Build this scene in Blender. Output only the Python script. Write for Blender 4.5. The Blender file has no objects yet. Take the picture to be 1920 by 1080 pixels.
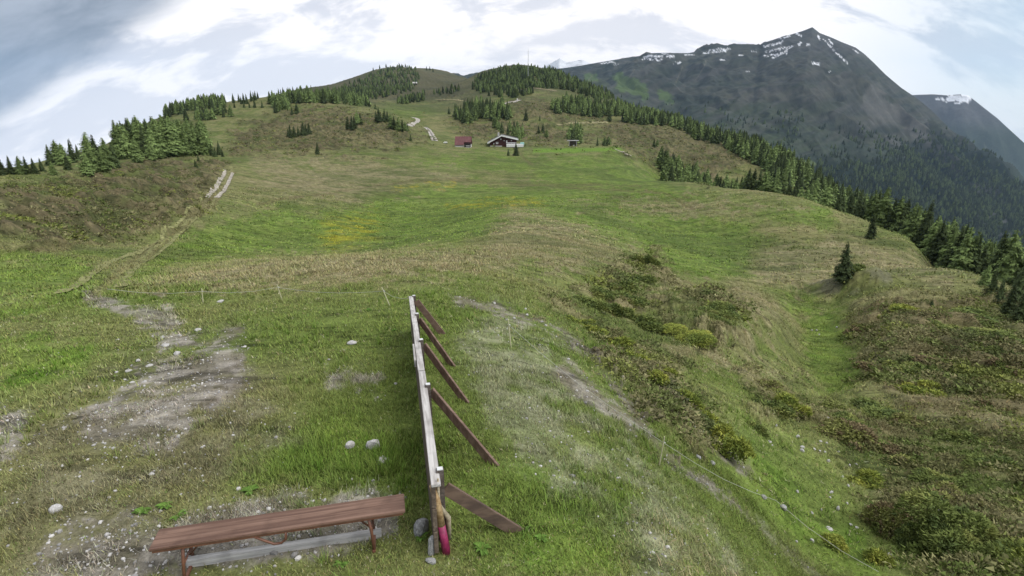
import bpy, bmesh, math, random
import numpy as np
from mathutils import Vector, Matrix
random.seed(7); rng = np.random.default_rng(11)
C = bpy.context.scene.collection
SC = bpy.context.scene
R = math.radians

# ------------------------------------------------------------------ camera
HF, PITCH = R(85.0), R(18.0)
F = 960.0 / math.tan(HF / 2)                       # focal length in photo pixels
cam_d = bpy.data.cameras.new('camera')
cam_d.sensor_width = 36; cam_d.lens = 18 / math.tan(HF / 2)
cam_d.clip_start = 0.05; cam_d.clip_end = 40000
cam = bpy.data.objects.new('camera', cam_d); C.objects.link(cam)
cam.location = (0, 0, 0); cam.rotation_euler = (R(90) - PITCH, 0, 0)
SC.camera = cam

# ------------------------------------------------------------------ light
SUN_EL, SUN_AZ = R(50), R(115)                       # azimuth from +Y towards +X
w = bpy.data.worlds.new('World'); SC.world = w; w.use_nodes = True
def N(nt, t, **kw):
    n = nt.nodes.new(t)
    for k, v in kw.items():
        if k.startswith('i_'):
            key = k[2:]
            n.inputs[int(key) if key.isdigit() else key.replace('_', ' ')].default_value = v
        else: setattr(n, k, v)
    return n
def math_n(nt, op, a, b=None, clamp=False):
    n = nt.nodes.new('ShaderNodeMath'); n.operation = op; n.use_clamp = clamp
    for i, v in enumerate((a, b)):
        if v is None: continue
        if isinstance(v, (int, float)): n.inputs[i].default_value = v
        else: nt.links.new(v, n.inputs[i])
    return n.outputs[0]
def sstep(nt, x, a, b):
    n = nt.nodes.new('ShaderNodeMapRange'); n.interpolation_type = 'SMOOTHSTEP'
    nt.links.new(x, n.inputs[0]); n.inputs[1].default_value = a; n.inputs[2].default_value = b
    return n.outputs[0]
def mix_rgb(nt, f, a, b):
    n = nt.nodes.new('ShaderNodeMix'); n.data_type = 'RGBA'
    for s, v in ((n.inputs[0], f), (n.inputs[6], a), (n.inputs[7], b)):
        if isinstance(v, (int, float)): s.default_value = v
        elif isinstance(v, tuple): s.default_value = v if len(v) == 4 else v + (1,)
        else: nt.links.new(v, s)
    return n.outputs[2]
nt = w.node_tree; nt.nodes.clear()
out = N(nt, 'ShaderNodeOutputWorld'); bg = N(nt, 'ShaderNodeBackground'); bg.inputs[1].default_value = 0.1
sky = N(nt, 'ShaderNodeTexSky', sky_type='NISHITA', sun_disc=False, sun_elevation=SUN_EL, sun_rotation=SUN_AZ, altitude=2000)
tc = N(nt, 'ShaderNodeTexCoord'); sp = N(nt, 'ShaderNodeSeparateXYZ'); nt.links.new(tc.outputs['Generated'], sp.inputs[0])
az_ = math_n(nt, 'ARCTAN2', sp.outputs[0], sp.outputs[1]); el_ = sp.outputs[2]
arc = math_n(nt, 'ADD', el_, math_n(nt, 'MULTIPLY', math_n(nt, 'MULTIPLY', az_, az_), 0.32))       # cloud streets bow over the valley
def cloud_vec(sx, sy, off=0.0):
    cmb = N(nt, 'ShaderNodeCombineXYZ'); nt.links.new(math_n(nt, 'MULTIPLY', az_, sx), cmb.inputs[0]); nt.links.new(math_n(nt, 'MULTIPLY', arc, sy), cmb.inputs[1]); cmb.inputs[2].default_value = off
    return cmb.outputs[0]
def cn(sx, sy, det, rough, dist_, off):
    n = N(nt, 'ShaderNodeTexNoise', i_Scale=1.0, i_Detail=det, i_Roughness=rough, i_Distortion=dist_); nt.links.new(cloud_vec(sx, sy, off), n.inputs[0]); return n.outputs[0]
n1 = cn(2.8, 7.5, 8.0, .58, .25, 0.0); n2 = cn(8.0, 21.0, 8.0, .6, .35, 3.1); n3 = cn(1.4, 4.0, 3.0, .5, .3, 7.7)
# a dark grey cloud bank on the left, its edge slanting up to the right
bank = math_n(nt, 'SUBTRACT', math_n(nt, 'ADD', el_, 0.035), math_n(nt, 'MULTIPLY', math_n(nt, 'ADD', az_, 0.74), 0.66))
bank = math_n(nt, 'ADD', bank, math_n(nt, 'MULTIPLY', math_n(nt, 'SUBTRACT', n1, 0.5), 0.11))
BANK = math_n(nt, 'MULTIPLY', sstep(nt, bank, -0.015, 0.04), sstep(nt, el_, 0.75, 0.5))
ov = math_n(nt, 'ADD', math_n(nt, 'MULTIPLY', n1, 0.48), math_n(nt, 'MULTIPLY', n2, 0.52))
GREY = math_n(nt, 'MULTIPLY', math_n(nt, 'MULTIPLY', sstep(nt, ov, 0.455, 0.55), 0.9), math_n(nt, 'ADD', math_n(nt, 'MULTIPLY', sstep(nt, arc, 0.10, 0.24), 0.45), 0.55))
col = mix_rgb(nt, GREY, (10.6, 10.3, 10.3), (5.3, 5.7, 6.7))
col = mix_rgb(nt, BANK, col, mix_rgb(nt, sstep(nt, ov, 0.35, 0.65), (3.9, 4.35, 5.1), (1.9, 2.3, 2.9)))
# thinner, bluer cloud low on the right
thin = math_n(nt, 'MULTIPLY', sstep(nt, sp.outputs[0], 0.40, 0.70), sstep(nt, n3, 0.35, 0.6))
col = mix_rgb(nt, math_n(nt, 'MULTIPLY', thin, 0.75), col, mix_rgb(nt, 0.6, sky.outputs[0], (6.2, 7.8, 8.7)))
nt.links.new(col, bg.inputs[0]); nt.links.new(bg.outputs[0], out.inputs[0])

sun_d = bpy.data.lights.new('sun', 'SUN'); sun_d.energy = 2.0; sun_d.angle = R(40); sun_d.color = (1, .97, .92)
sun = bpy.data.objects.new('sun', sun_d); C.objects.link(sun)
sv = Vector((math.sin(SUN_AZ) * math.cos(SUN_EL), math.cos(SUN_AZ) * math.cos(SUN_EL), math.sin(SUN_EL)))
sun.rotation_euler = sv.to_track_quat('Z', 'Y').to_euler()
SC.view_settings.view_transform = 'Standard'; SC.view_settings.look = 'None'
SC.view_settings.exposure = 0.26; SC.view_settings.gamma = 1.0
SC.cycles.volume_bounces = 0; SC.cycles.max_bounces = 4; SC.cycles.diffuse_bounces = 2; SC.cycles.transparent_max_bounces = 8

# ------------------------------------------------------------------ helpers
def mesh_np(name, V, loops, starts, mats=(), smooth=False, col=None, parent=None, mat_idx=None):
    """one mesh object out of numpy arrays"""
    m = bpy.data.meshes.new(name); V = np.asarray(V, np.float32)
    m.vertices.add(len(V)); m.vertices.foreach_set('co', V.ravel())
    m.loops.add(len(loops)); m.loops.foreach_set('vertex_index', np.asarray(loops, np.int32).ravel())
    m.polygons.add(len(starts)); m.polygons.foreach_set('loop_start', np.asarray(starts, np.int32))
    if mat_idx is not None: m.polygons.foreach_set('material_index', np.asarray(mat_idx, np.int32))
    m.polygons.foreach_set('use_smooth', np.full(len(starts), bool(smooth)))
    m.update(calc_edges=True)
    if col is not None:
        a = m.attributes.new('Col', 'FLOAT_COLOR', 'POINT')
        cc = np.ones((len(V), 4), np.float32); cc[:, :col.shape[1]] = col
        a.data.foreach_set('color', cc.ravel())
    for mt in mats: m.materials.append(mt)
    o = bpy.data.objects.new(name, m); C.objects.link(o); o.parent = parent
    return o
def quads(name, V, Q, **kw): return mesh_np(name, V, np.asarray(Q).ravel(), np.arange(len(Q)) * 4, **kw)
def tris(name, V, T, **kw): return mesh_np(name, V, np.asarray(T).ravel(), np.arange(len(T)) * 3, **kw)
def tag(o, label=None, cat=None, group=None, kind=None):
    for k, v in (('label', label), ('category', cat), ('group', group), ('kind', kind)):
        if v: o[k] = v
    return o
def empty(name, loc, rz=0.0):
    o = bpy.data.objects.new(name, None); C.objects.link(o); o.location = loc; o.rotation_euler = (0, 0, rz); return o
def obj(name, bm, mat, parent=None, smooth=False):
    m = bpy.data.meshes.new(name); bm.normal_update(); bm.to_mesh(m); bm.free()
    if smooth:
        for p in m.polygons: p.use_smooth = True
    m.materials.append(mat); o = bpy.data.objects.new(name, m); C.objects.link(o); o.parent = parent; return o
def box(bm, c, s, rot=None, bev=0.0):
    g = bmesh.ops.create_cube(bm, size=1.0); vs = g['verts']
    bmesh.ops.scale(bm, vec=s, verts=vs)
    if bev > 0:
        es = list({e for v in vs for e in v.link_edges})
        r = bmesh.ops.bevel(bm, geom=es, offset=bev, segments=2, affect='EDGES'); vs = list({v for f in r['faces'] for v in f.verts} | {v for v in vs if v.is_valid})
    M = Matrix.Translation(c) @ (rot.to_4x4() if rot is not None else Matrix.Identity(4))
    bmesh.ops.transform(bm, matrix=M, verts=vs); return vs
def frame_rot(axis, up):
    """rotation whose X runs along axis and whose Z is as near to up as it can be"""
    x = Vector(axis).normalized(); y = Vector(up).cross(x).normalized(); z = x.cross(y)
    return Matrix((x, y, z)).transposed()
def beam(bm, a, b, wy, wz, up=(0, 0, 1), bev=0.0):
    a, b = Vector(a), Vector(b)
    return box(bm, (a + b) / 2, ((b - a).length, wy, wz), frame_rot(b - a, up), bev)
def tube(bm, pts, rad, n=8, jitter=0.0):
    rings = []; pts = [Vector(p) for p in pts]; rr = rad if isinstance(rad, (list, tuple)) else [rad] * len(pts)
    for i, p in enumerate(pts):
        t = (pts[min(i + 1, len(pts) - 1)] - pts[max(i - 1, 0)]).normalized()
        u = t.cross(Vector((0.31, 0.2, 0.93))).normalized(); v = t.cross(u)
        rings.append([bm.verts.new(p + (u * math.cos(k * 2 * math.pi / n) + v * math.sin(k * 2 * math.pi / n)) * rr[i] * (1 + random.uniform(-jitter, jitter))) for k in range(n)])
    for a, b in zip(rings, rings[1:]):
        for k in range(n): bm.faces.new((a[k], a[(k + 1) % n], b[(k + 1) % n], b[k]))
    bm.faces.new(rings[0][::-1]); bm.faces.new(rings[-1])

def _h(ix, iy, s):
    h = (ix.astype(np.int64) * 374761393 + iy.astype(np.int64) * 668265263 + s * 974634777) & 0xffffffff
    h = ((h ^ (h >> 13)) * 1274126177) & 0xffffffff
    return ((h ^ (h >> 16)) & 0xffff) / 65535.0
def vn(x, y, s=0):
    x = np.asarray(x, float); y = np.asarray(y, float)
    ix = np.floor(x).astype(np.int64); iy = np.floor(y).astype(np.int64); fx = x - ix; fy = y - iy
    fx = fx * fx * (3 - 2 * fx); fy = fy * fy * (3 - 2 * fy)
    a = _h(ix, iy, s); b = _h(ix + 1, iy, s); c = _h(ix, iy + 1, s); d = _h(ix + 1, iy + 1, s)
    return (a + (b - a) * fx) * (1 - fy) + (c + (d - c) * fx) * fy
def fbm(x, y, o=4, s=0, g=0.5):
    t = 0; a = 1; n = 0
    for k in range(o):
        t = t + a * vn(x * 2 ** k + 13.7 * k, y * 2 ** k - 7.3 * k, s + k); n += a; a *= g
    return t / n
def ss(x, a, b):
    t = np.clip((x - a) / (b - a), 0, 1); return t * t * (3 - 2 * t)

# ------------------------------------------------------------------ where a photo pixel looks
cp_, sp_ = math.cos(PITCH), math.sin(PITCH)
def ray(px, py):
    """pixel -> (azimuth, slope) of its line of sight"""
    u = np.asarray(px, float) - 960; v = np.asarray(py, float) - 540
    f = F * cp_ - v * sp_; d = F * sp_ + v * cp_
    return np.arctan2(u, f), -d / np.hypot(u, f)
def pix(x, y, z):
    """point -> photo pixel (behind the camera: far outside)"""
    f = y * cp_ - z * sp_; up = y * sp_ + z * cp_
    ok = f > 0.05; f = np.where(ok, f, 1)
    return np.where(ok, 960 + F * x / f, -9e3), np.where(ok, 540 - F * up / f, 9e3)

# ------------------------------------------------------------------ terrain: survey points (px, py, distance) and hidden ones (azimuth px, distance, height)
S = [  # foreground hilltop, given by height
]
def SZ(px, py, z):
    a, e = ray(px, py); S.append((float(a), z / float(e), z))
def SR(px, py, r):
    a, e = ray(px, py); S.append((float(a), r, r * float(e)))
def SH(px, r, z):
    a, e = ray(px, 300); S.append((float(a), r, z))
for q in [(20,1078,-4.05),(400,1078,-4),(800,1078,-4),(1000,900,-4),(800,900,-4),(500,850,-4),(300,900,-4),(800,640,-4.35),(1000,720,-4.3),(650,720,-4.2),
          (1100,1078,-4.1),(1200,900,-4.6),(1300,1078,-4.55),(20,900,-4.1),(20,700,-4.7),(200,650,-4.8),(450,650,-4.5),(1000,620,-5.0)]: SZ(*q)
for q in [(1400,860,10.5),(1500,1070,8.5),(1600,900,14),(1900,1060,11),(1700,760,24),(1900,760,27),(1850,600,50),(1560,640,38),(1480,700,27),(1300,700,17),
          (1200,600,24),(1150,520,32),(1250,520,45),(1450,580,48),(1380,640,26),(1590,530,65),(1650,560,55),(1632,447,100),(1820,512,80),(1720,500,80),(1750,590,50),
          (170,560,20),(400,570,18),(300,527,24),(600,492,26),(800,472,30),(900,462,36),(960,400,85),(1000,450,50),(1080,420,80),(1150,470,55),
          (300,505,67),(600,470,72),(450,480,68),(780,455,72),(200,522,32),(300,450,66),(430,325,150),(190,325,140),(0,320,130),(0,430,65),(0,545,28),(120,500,38),
          (130,420,75),(330,380,100),(330,290,190),(400,290,195),(340,213,450),(600,275,230),(560,250,300),(500,188,450),(560,182,480),(650,190,500),(650,235,300),(720,215,340),
          (500,235,330),(450,265,270),(800,245,330),(775,228,400),(800,400,115),(1000,380,117),(600,420,95),(500,380,110),(800,340,155),(650,312,180),(780,300,200),(960,285,235),(870,275,250),
          (945,276,258),(1075,275,265),(1150,281,240),(1000,284,240),(1000,320,180),(1150,340,160),(1180,291,230),(1290,345,165),(1440,362,140),(1520,376,128),(1620,410,115),(1700,443,103),(1300,420,100),(1450,450,88),(1350,500,68),
          (1250,280,310),(1250,250,380),(1150,210,480),(1150,240,390),(1050,240,380),(950,235,380),(900,200,480),(1350,290,310),(1500,335,290),(1450,300,330),(1650,420,230),(1750,450,200),
          (545,173,1200),(600,166,1200),(650,157,1250),(690,137,1300),(745,123,1300),(800,134,1350),(860,143,1450),(900,134,1000),(960,127,850),(1020,132,800),(1080,153,750),(1130,168,700),
          (745,150,1000),(700,180,750),(780,195,650),(850,165,1000),(870,188,600),(960,160,650),(1000,175,560),(780,215,430),(1000,200,430),(1060,185,520),
          (430,200,450),(360,205,460)]: SR(*q)
for q in [(0,220,-18),(200,250,-14),(0,500,-60),(300,700,-20),(300,1300,-120),(0,1300,-250),(500,800,-5),(600,2200,0),(745,2200,60),(860,2200,60),(960,1300,15),(1100,1200,-40),(960,2200,-40),(1200,700,-30),(1200,1300,-160),
          (450,46,-11),(300,44,-10.5),(600,48,-12.5),(780,50,-12.5),(1290,205,-31),(1440,190,-34),(1560,165,-33),(1660,150,-33),(1850,130,-34),(1850,95,-25),(1500,520,-90),(1500,1000,-230),(1850,400,-140),(1850,1000,-330),(1300,600,-30),
          (1500,2200,-420),(1100,2200,-250),(1850,2200,-500),(300,2200,-300)]: SH(*q)
for a in (70, 100, 130, 160, 180):
    for s in (-1, 1):
        for r_, z_ in ((1.5, -4), (5, -4.1), (14, -5.6), (50, -14), (200, -40), (900, -160), (2600, -420)):
            S.append((R(a) * s, r_, z_))
for px in (200, 960, 1700): SH(px, 1.0, -4)
S = np.array(S)
KA = 2.4
def q_of(r, z): return (z + 4) / (r + 15)
PX = np.c_[S[:, 0] * KA, np.log(S[:, 1])]
def tps(r2): return 0.5 * r2 * np.log(r2 + 1e-12)
n_ = len(S); D2 = ((PX[:, None] - PX[None]) ** 2).sum(-1)
A_ = np.zeros((n_ + 3, n_ + 3)); A_[:n_, :n_] = tps(D2) + np.eye(n_) * 2e-3; A_[:n_, n_] = 1; A_[:n_, n_ + 1:] = PX; A_[n_:, :n_] = A_[:n_, n_:].T
sol = np.linalg.solve(A_, np.r_[q_of(S[:, 1], S[:, 2]), 0, 0, 0])
def z_smooth(a, lr):
    P = np.c_[a.ravel() * KA, lr.ravel()]; o = np.empty(len(P))
    for i in range(0, len(P), 40000):
        p = P[i:i + 40000]; d2 = (p ** 2).sum(1)[:, None] + (PX ** 2).sum(1)[None] - 2 * p @ PX.T
        o[i:i + 40000] = tps(np.maximum(d2, 0)) @ sol[:n_] + sol[n_] + p @ sol[n_ + 1:]
    return (o * (np.exp(P[:, 1]) + 15) - 4).reshape(a.shape)
TH = np.r_[np.linspace(-180, -54, 40), np.linspace(-53, 53, 1180), np.linspace(54, 180, 40)] * math.pi / 180
LR = np.linspace(math.log(0.6), math.log(3000), 980)
cT = np.linspace(-math.pi, math.pi, 361); cR = np.linspace(LR[0], LR[-1], 260)      # solve coarse, refine bicubic-ish by bilinear of a dense coarse grid
def dense(a, lr): return z_smooth(*np.meshgrid(a, lr))
fi = np.abs(TH) < 0.97
TFs = np.linspace(-0.98, 0.98, 394)
def interp_grid(G, ga, gl, a, l):
    ia = np.clip(np.searchsorted(ga, a) - 1, 0, len(ga) - 2); il = np.clip(np.searchsorted(gl, l) - 1, 0, len(gl) - 2)
    fa = (a - ga[ia]) / (ga[ia + 1] - ga[ia]); fl = (l - gl[il]) / (gl[il + 1] - gl[il])
    return (G[il][:, ia] * (1 - fa) + G[il][:, ia + 1] * fa) * (1 - fl)[:, None] + (G[il + 1][:, ia] * (1 - fa) + G[il + 1][:, ia + 1] * fa) * fl[:, None]
Z = np.empty((len(LR), len(TH)))
lrs = np.linspace(LR[0], LR[-1], 491)
Gf = dense(TFs, lrs); Z[:, fi] = interp_grid(Gf, TFs, lrs, TH[fi], LR)
Z[:, ~fi] = dense(TH[~fi], LR)
back = ss(np.abs(TH), R(120), R(175)); zb = np.interp(LR, np.log([1, 5, 14, 50, 200, 900, 3000]), [-4, -4.1, -5.6, -14, -40, -160, -420])
Z = Z * (1 - back) + zb[:, None] * back
RR = np.exp(LR)[:, None]; XX = RR * np.sin(TH)[None]; YY = RR * np.cos(TH)[None]

# ------------------------------------------------------------------ ground cover plan: regions drawn from the survey view, each turned into a soft mask on the terrain
PXg, PYg = pix(XX, YY, Z)
FRONT = (PXg > -600) & (PXg < 2500)
def sdist(poly, px, py):
    """signed distance to a polygon, inside positive"""
    P = np.array(poly, float); d = np.full(px.shape, 1e9); inside = np.zeros(px.shape, bool)
    for (x0, y0), (x1, y1) in zip(P, np.roll(P, -1, 0)):
        t = np.clip(((px - x0) * (x1 - x0) + (py - y0) * (y1 - y0)) / max((x1 - x0) ** 2 + (y1 - y0) ** 2, 1e-9), 0, 1)
        d = np.minimum(d, np.hypot(px - x0 - t * (x1 - x0), py - y0 - t * (y1 - y0)))
        c = (y0 > py) != (y1 > py)
        inside ^= c & (px < (x1 - x0) * (py - y0) / (y1 - y0 + 1e-12) + x0)
    return np.where(inside, d, -d)
def ldist(line, px, py):
    P = np.array(line, float); d = np.full(px.shape, 1e9)
    for (x0, y0), (x1, y1) in zip(P[:-1], P[1:]):
        t = np.clip(((px - x0) * (x1 - x0) + (py - y0) * (y1 - y0)) / max((x1 - x0) ** 2 + (y1 - y0) ** 2, 1e-9), 0, 1)
        d = np.minimum(d, np.hypot(px - x0 - t * (x1 - x0), (py - y0 - t * (y1 - y0))))
    return d
azw = np.broadcast_to(TH[None] * 60, Z.shape); lrw = np.broadcast_to(LR[:, None] * 30, Z.shape)
NZ1 = fbm(azw, lrw, 5, 3) - .5; NZ2 = fbm(azw * 4, lrw * 4, 4, 9) - .5
def region(polys, f=12, amp=60):
    m = np.zeros(Z.shape)
    for p in polys:
        xs, ys = [a for a, b in p], [b for a, b in p]; pad = f + amp + 10
        k = FRONT & (PXg > min(xs) - pad) & (PXg < max(xs) + pad) & (PYg > min(ys) - pad) & (PYg < max(ys) + pad)
        d = sdist(p, PXg[k], PYg[k]) + NZ1[k] * amp + NZ2[k] * amp * .5
        m[k] = np.maximum(m[k], ss(d, -f, f))
    return m
def strokes(lines, f=.5, amp=12):
    m = np.zeros(Z.shape)
    for wd, p in lines:
        xs, ys = [a for a, b in p], [b for a, b in p]; pad = wd + amp + 10
        k = FRONT & (PXg > min(xs) - pad) & (PXg < max(xs) + pad) & (PYg > min(ys) - pad) & (PYg < max(ys) + pad)
        d = wd / 2 - ldist(p, PXg[k], PYg[k]) + NZ1[k] * amp + NZ2[k] * amp
        m[k] = np.maximum(m[k], ss(d, -wd * f, wd * f * .6))
    return m
LUSH = region([[(225,545),(330,500),(600,475),(850,468),(900,450),(965,398),(1060,430),(1180,475),(1330,545),(1400,500),(1440,450),(1400,410),(1180,375),(1000,350),(800,335),(600,400),(480,385),(400,420),(300,470)],
               [(980,290),(1170,283),(1200,300),(1100,330),(900,320),(860,300),(900,282)], [(1500,540),(1590,560),(1640,650),(1600,720),(1520,650)], [(1430,540),(1530,520),(1560,570),(1480,570)],
               [(720,190),(830,190),(790,215),(720,210)], [(980,860),(1180,930),(1150,1080),(900,1080),(840,1000),(850,900)], [(430,850),(640,780),(780,850),(780,940),(560,910),(420,930)], [(1380,760),(1560,860),(1660,1080),(1560,1080),(1350,880)],
               [(0,640),(180,640),(160,700),(0,760)], [(1000,300),(1180,300),(1290,350),(1440,370),(1560,390),(1560,430),(1300,395),(1080,385),(1000,350)], [(-100,470),(130,480),(190,530),(150,560),(-100,620)], [(480,250),(560,240),(600,262),(500,275)], [(500,300),(560,292),(640,300),(560,312)], [(740,300),(880,285),(960,310),(840,330)]], 18, 70)
GREY = region([[(930,575),(1040,640),(1120,740),(1220,880),(1330,980),(1420,1090),(1230,1090),(1130,980),(1000,880),(900,760),(870,640)]], 30, 80)
DRY = region([[(225,545),(330,505),(600,480),(860,468),(905,450),(960,395),(1050,412),(1190,470),(1240,530),(1400,545),(1480,590),(1420,640),(1250,600),(1100,520),(980,500),(700,525),(400,540)],
              [(470,300),(600,285),(760,315),(860,330),(650,375),(490,360)], [(1420,480),(1560,450),(1600,480),(1550,540),(1420,540)], [(1200,960),(1300,990),(1400,1090),(1270,1090)],
              [(1250,640),(1400,640),(1500,700),(1450,720),(1300,680)], [(1080,390),(1350,370),(1500,385),(1300,402)], [(1600,470),(1800,500),(1780,540),(1640,500)]], 16, 80)
HEATH = region([[(0,360),(140,335),(330,285),(425,310),(385,385),(250,450),(100,470),(0,450)], [(430,250),(560,195),(720,220),(810,262),(700,285),(560,285),(440,285)], [(840,225),(1000,222),(1130,262),(1040,272),(880,258)],
                [(1120,215),(1250,225),(1420,290),(1330,345),(1190,288),(1120,262)], [(560,180),(650,150),(860,135),(880,190),(700,190)], [(1000,180),(1160,200),(1150,235),(960,225),(960,190)]], 14, 60)
SCRUB = region([[(1010,580),(1130,520),(1230,480),(1250,520),(1180,560),(1330,640),(1260,720),(1350,800),(1300,860),(1200,740),(1080,620)], [(1600,575),(1920,545),(2500,600),(2500,1080),(1760,1080),(1620,950),(1560,800),(1480,760),(1560,740),(1680,760),(1620,660)], [(1240,590),(1330,570),(1400,610),(1340,650),(1250,630)],
                [(1390,700),(1500,720),(1520,790),(1420,780)]], 14, 70)
GRAV = .9 * region([[(560,925),(650,915),(750,925),(745,985),(560,1040),(320,1050),(370,975)], [(130,790),(260,700),(430,640),(475,650),(460,700),(360,800),(300,870),(160,850)], [(40,1090),(100,990),(280,950),(360,1090)], [(245,590),(320,565),(345,610),(380,650),(300,660)], [(0,760),(60,770),(60,830),(0,860)],
               [(600,690),(720,700),(700,740),(620,730)]], 16, 60) 
GRAV = np.maximum(GRAV, region([[(300,1075),(325,985),(480,935),(600,925),(735,925),(745,1000),(640,1035),(520,1060)]], 22, 34))
GRAV = np.maximum(GRAV, strokes([(26, [(165,556),(185,568),(235,580)])], .5, 8))
DIRT = strokes([(12, [(860,565),(960,585),(1050,620),(1110,660),(1180,760),(1250,860),(1340,920),(1450,1010),(1540,1090)]), (30, [(1060,700),(1130,760),(1190,800)]), (20, [(1200,700),(1300,800),(1400,880)]), (34, [(440,640),(445,700),(400,760)])], .6, 26)
TRACK = strokes([(16, [(430,322),(400,372),(340,425),(290,468),(235,498),(190,540),(165,556)])], .5, 4)
RUT = strokes([(5, [(424,322),(393,372),(333,425),(283,466),(228,497),(184,538),(163,553)]), (5, [(436,324),(406,374),(347,428),(297,472),(242,502),(198,545),(178,562)]), (5, [(0,548),(110,530),(200,497)]), (4, [(0,470),(130,470),(250,440)]),
               (3, [(480,378),(620,362),(760,342),(850,335),(930,345),(1080,352)]), (3, [(1050,352),(1250,362),(1300,392)]), (4, [(960,268),(985,300),(1000,310)]), (2.5, [(430,290),(520,275),(640,262)]), (2.5,[(1010,345),(1200,350)])], .6, 6)
YEL = np.clip(strokes([(34, [(625,440),(690,425)]), (8, [(880,380),(940,379),(1020,380)]), (5, [(740,352),(850,346)]), (6,[(840,388),(930,382)])], .9, 16), 0, 1)
FLAT = region([[(1000,279),(1160,276),(1170,283),(1000,287)]], 3, 2)

# relief: humps, tussocks and contour terraces
conz = Z + 2.2 * fbm(XX / 16, YY / 16, 3, 21)
CON = fbm(conz * 1.1, XX / 22 + YY / 31, 4, 5)
far_ = ss(RR, 14, 60)
dz = (fbm(XX / 1.7, YY / 1.7, 3, 1) - .5) * .16 * ss(RR, 1, 6) + (fbm(XX / .45, YY / .45, 2, 2) - .5) * .06 * (1 - far_)
dz = dz + (fbm(XX / 11, YY / 11, 3, 4) - .5) * 1.1 * far_ * (1 - ss(RR, 150, 260) * .4) + (fbm(XX / 60, YY / 60, 3, 6) - .5) * 5 * ss(RR, 180, 500) + (fbm(XX / 200, YY / 200, 4, 8) - .5) * 22 * ss(RR, 500, 1100)
dz = dz + (CON - .5) * .55 * far_ * (1 + 1.5 * ss(RR, 150, 350))
hum = np.maximum(HEATH * ss(RR, 20, 60), SCRUB)
hv = fbm(XX / 2.3, YY / 2.3, 3, 31); dz = dz + hum * (1 + .15 * HEATH) * (ss(hv, .35, .75) * .7 - .2) * (0.45 + ss(RR, 20, 70) * 1.1)
dz = dz + (.5 - fbm(XX / 6.5 + YY / 40, YY / .95 - XX / 14, 3, 57)) * .30 * far_ * (1 - ss(RR, 130, 200))
dz = dz + DRY * (fbm(XX / .9, YY / .9, 2, 33) - .5) * .22 * ss(RR, 8, 25) - RUT * .12 * ss(RR, 10, 40) - TRACK * .1
dz = dz - 1.6 * region([[(1490,560),(1570,545),(1640,600),(1640,680),(1560,720),(1490,660)]], 45, 20) + 1.0 * region([[(1230,560),(1400,555),(1485,600),(1400,650),(1280,620)]], 30, 30)
# rocky knob under the lone spruce
kx, ky = ray(1600, 540); kr = 63.0; kxx, kyy = kr * math.sin(kx), kr * math.cos(kx)
kd = np.hypot(XX - kxx, YY - kyy); dz = dz + 1.5 * ss(kd, 4.5, 1.2) * (1 + (fbm(XX / .8, YY / .8, 3, 41) - .5) * .8)
KNOB = ss(kd, 4.6, 3.2) * ss(kd, 0.8, 2.2)
Z = Z + dz * (1 - FLAT)
def zi(x, y):
    a = np.arctan2(x, y); l = np.log(np.maximum(np.hypot(x, y), .61))
    ca = np.interp(a, TH, np.arange(len(TH))); cl = np.interp(l, LR, np.arange(len(LR)))
    i = np.clip(ca.astype(int), 0, len(TH) - 2); j = np.clip(cl.astype(int), 0, len(LR) - 2); fa = ca - i; fl = cl - j
    return (Z[j, i] * (1 - fa) + Z[j, i + 1] * fa) * (1 - fl) + (Z[j + 1, i] * (1 - fa) + Z[j + 1, i + 1] * fa) * fl
def grid_at(G, x, y):
    a = np.arctan2(x, y); l = np.log(np.maximum(np.hypot(x, y), .61))
    return G[np.clip(np.rint(np.interp(l, LR, np.arange(len(LR)))).astype(int), 0, len(LR) - 1), np.rint(np.interp(a, TH, np.arange(len(TH)))).astype(int)]
Eg = Z / RR
def at(px, py, r0=1.0):
    """first terrain point seen through a photo pixel (beyond distance r0)"""
    a, e = ray(px, py); a = float(a); e = float(e); i = int(np.argmin(abs(TH - a))); c = Eg[:, i] >= e; c &= RR[:, 0] > r0
    if not c.any(): k = int(np.argmax(np.where(RR[:, 0] > r0, Eg[:, i], -9)))
    else: k = max(int(np.argmax(c)), 1)
    e0, e1 = Eg[k - 1, i], Eg[k, i]; t = float(np.clip((e - e0) / (e1 - e0 + 1e-12), 0, 1)); r = math.exp(LR[k - 1] + t * (LR[k] - LR[k - 1]))
    x, y = r * math.sin(a), r * math.cos(a); return Vector((x, y, float(zi(np.array(x), np.array(y)))))
def on(x, y): return Vector((x, y, float(zi(np.array(x), np.array(y)))))

# albedo of the ground
def C3(*c): return np.array(c)[None, None, :]
def lay(c, m, col): return c * (1 - m[..., None]) + col * m[..., None]
na = fbm(XX / 6, YY / 6, 4, 51); nb = fbm(XX / 1.1, YY / 1.1, 3, 52); nc_ = fbm(XX / 40, YY / 40, 4, 53); nd = fbm(XX / .3, YY / .3, 2, 54)
GC = lay(np.zeros(Z.shape + (3,)) + C3(.112, .148, .036), ss(na, .3, .7), C3(.172, .175, .070))
GC = lay(GC, ss(nc_, .45, .7) * .5 * far_, C3(.17, .155, .07))
GC = lay(GC, LUSH * (.72 + .2 * ss(na, .2, .6) - (1 - far_) * .45 * ss(fbm(XX / 1.6, YY / 1.6, 4, 55), .35, .6)), lay(np.zeros(Z.shape + (3,)) + C3(.094, .158, .024), ss(nb, .3, .7), C3(.138, .196, .038)))
GC = lay(GC, DRY * ss(nb * .6 + na * .4, .2, .55) * .9, lay(np.zeros(Z.shape + (3,)) + C3(.185, .160, .082), ss(nd, .35, .7), C3(.245, .215, .125)))
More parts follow.
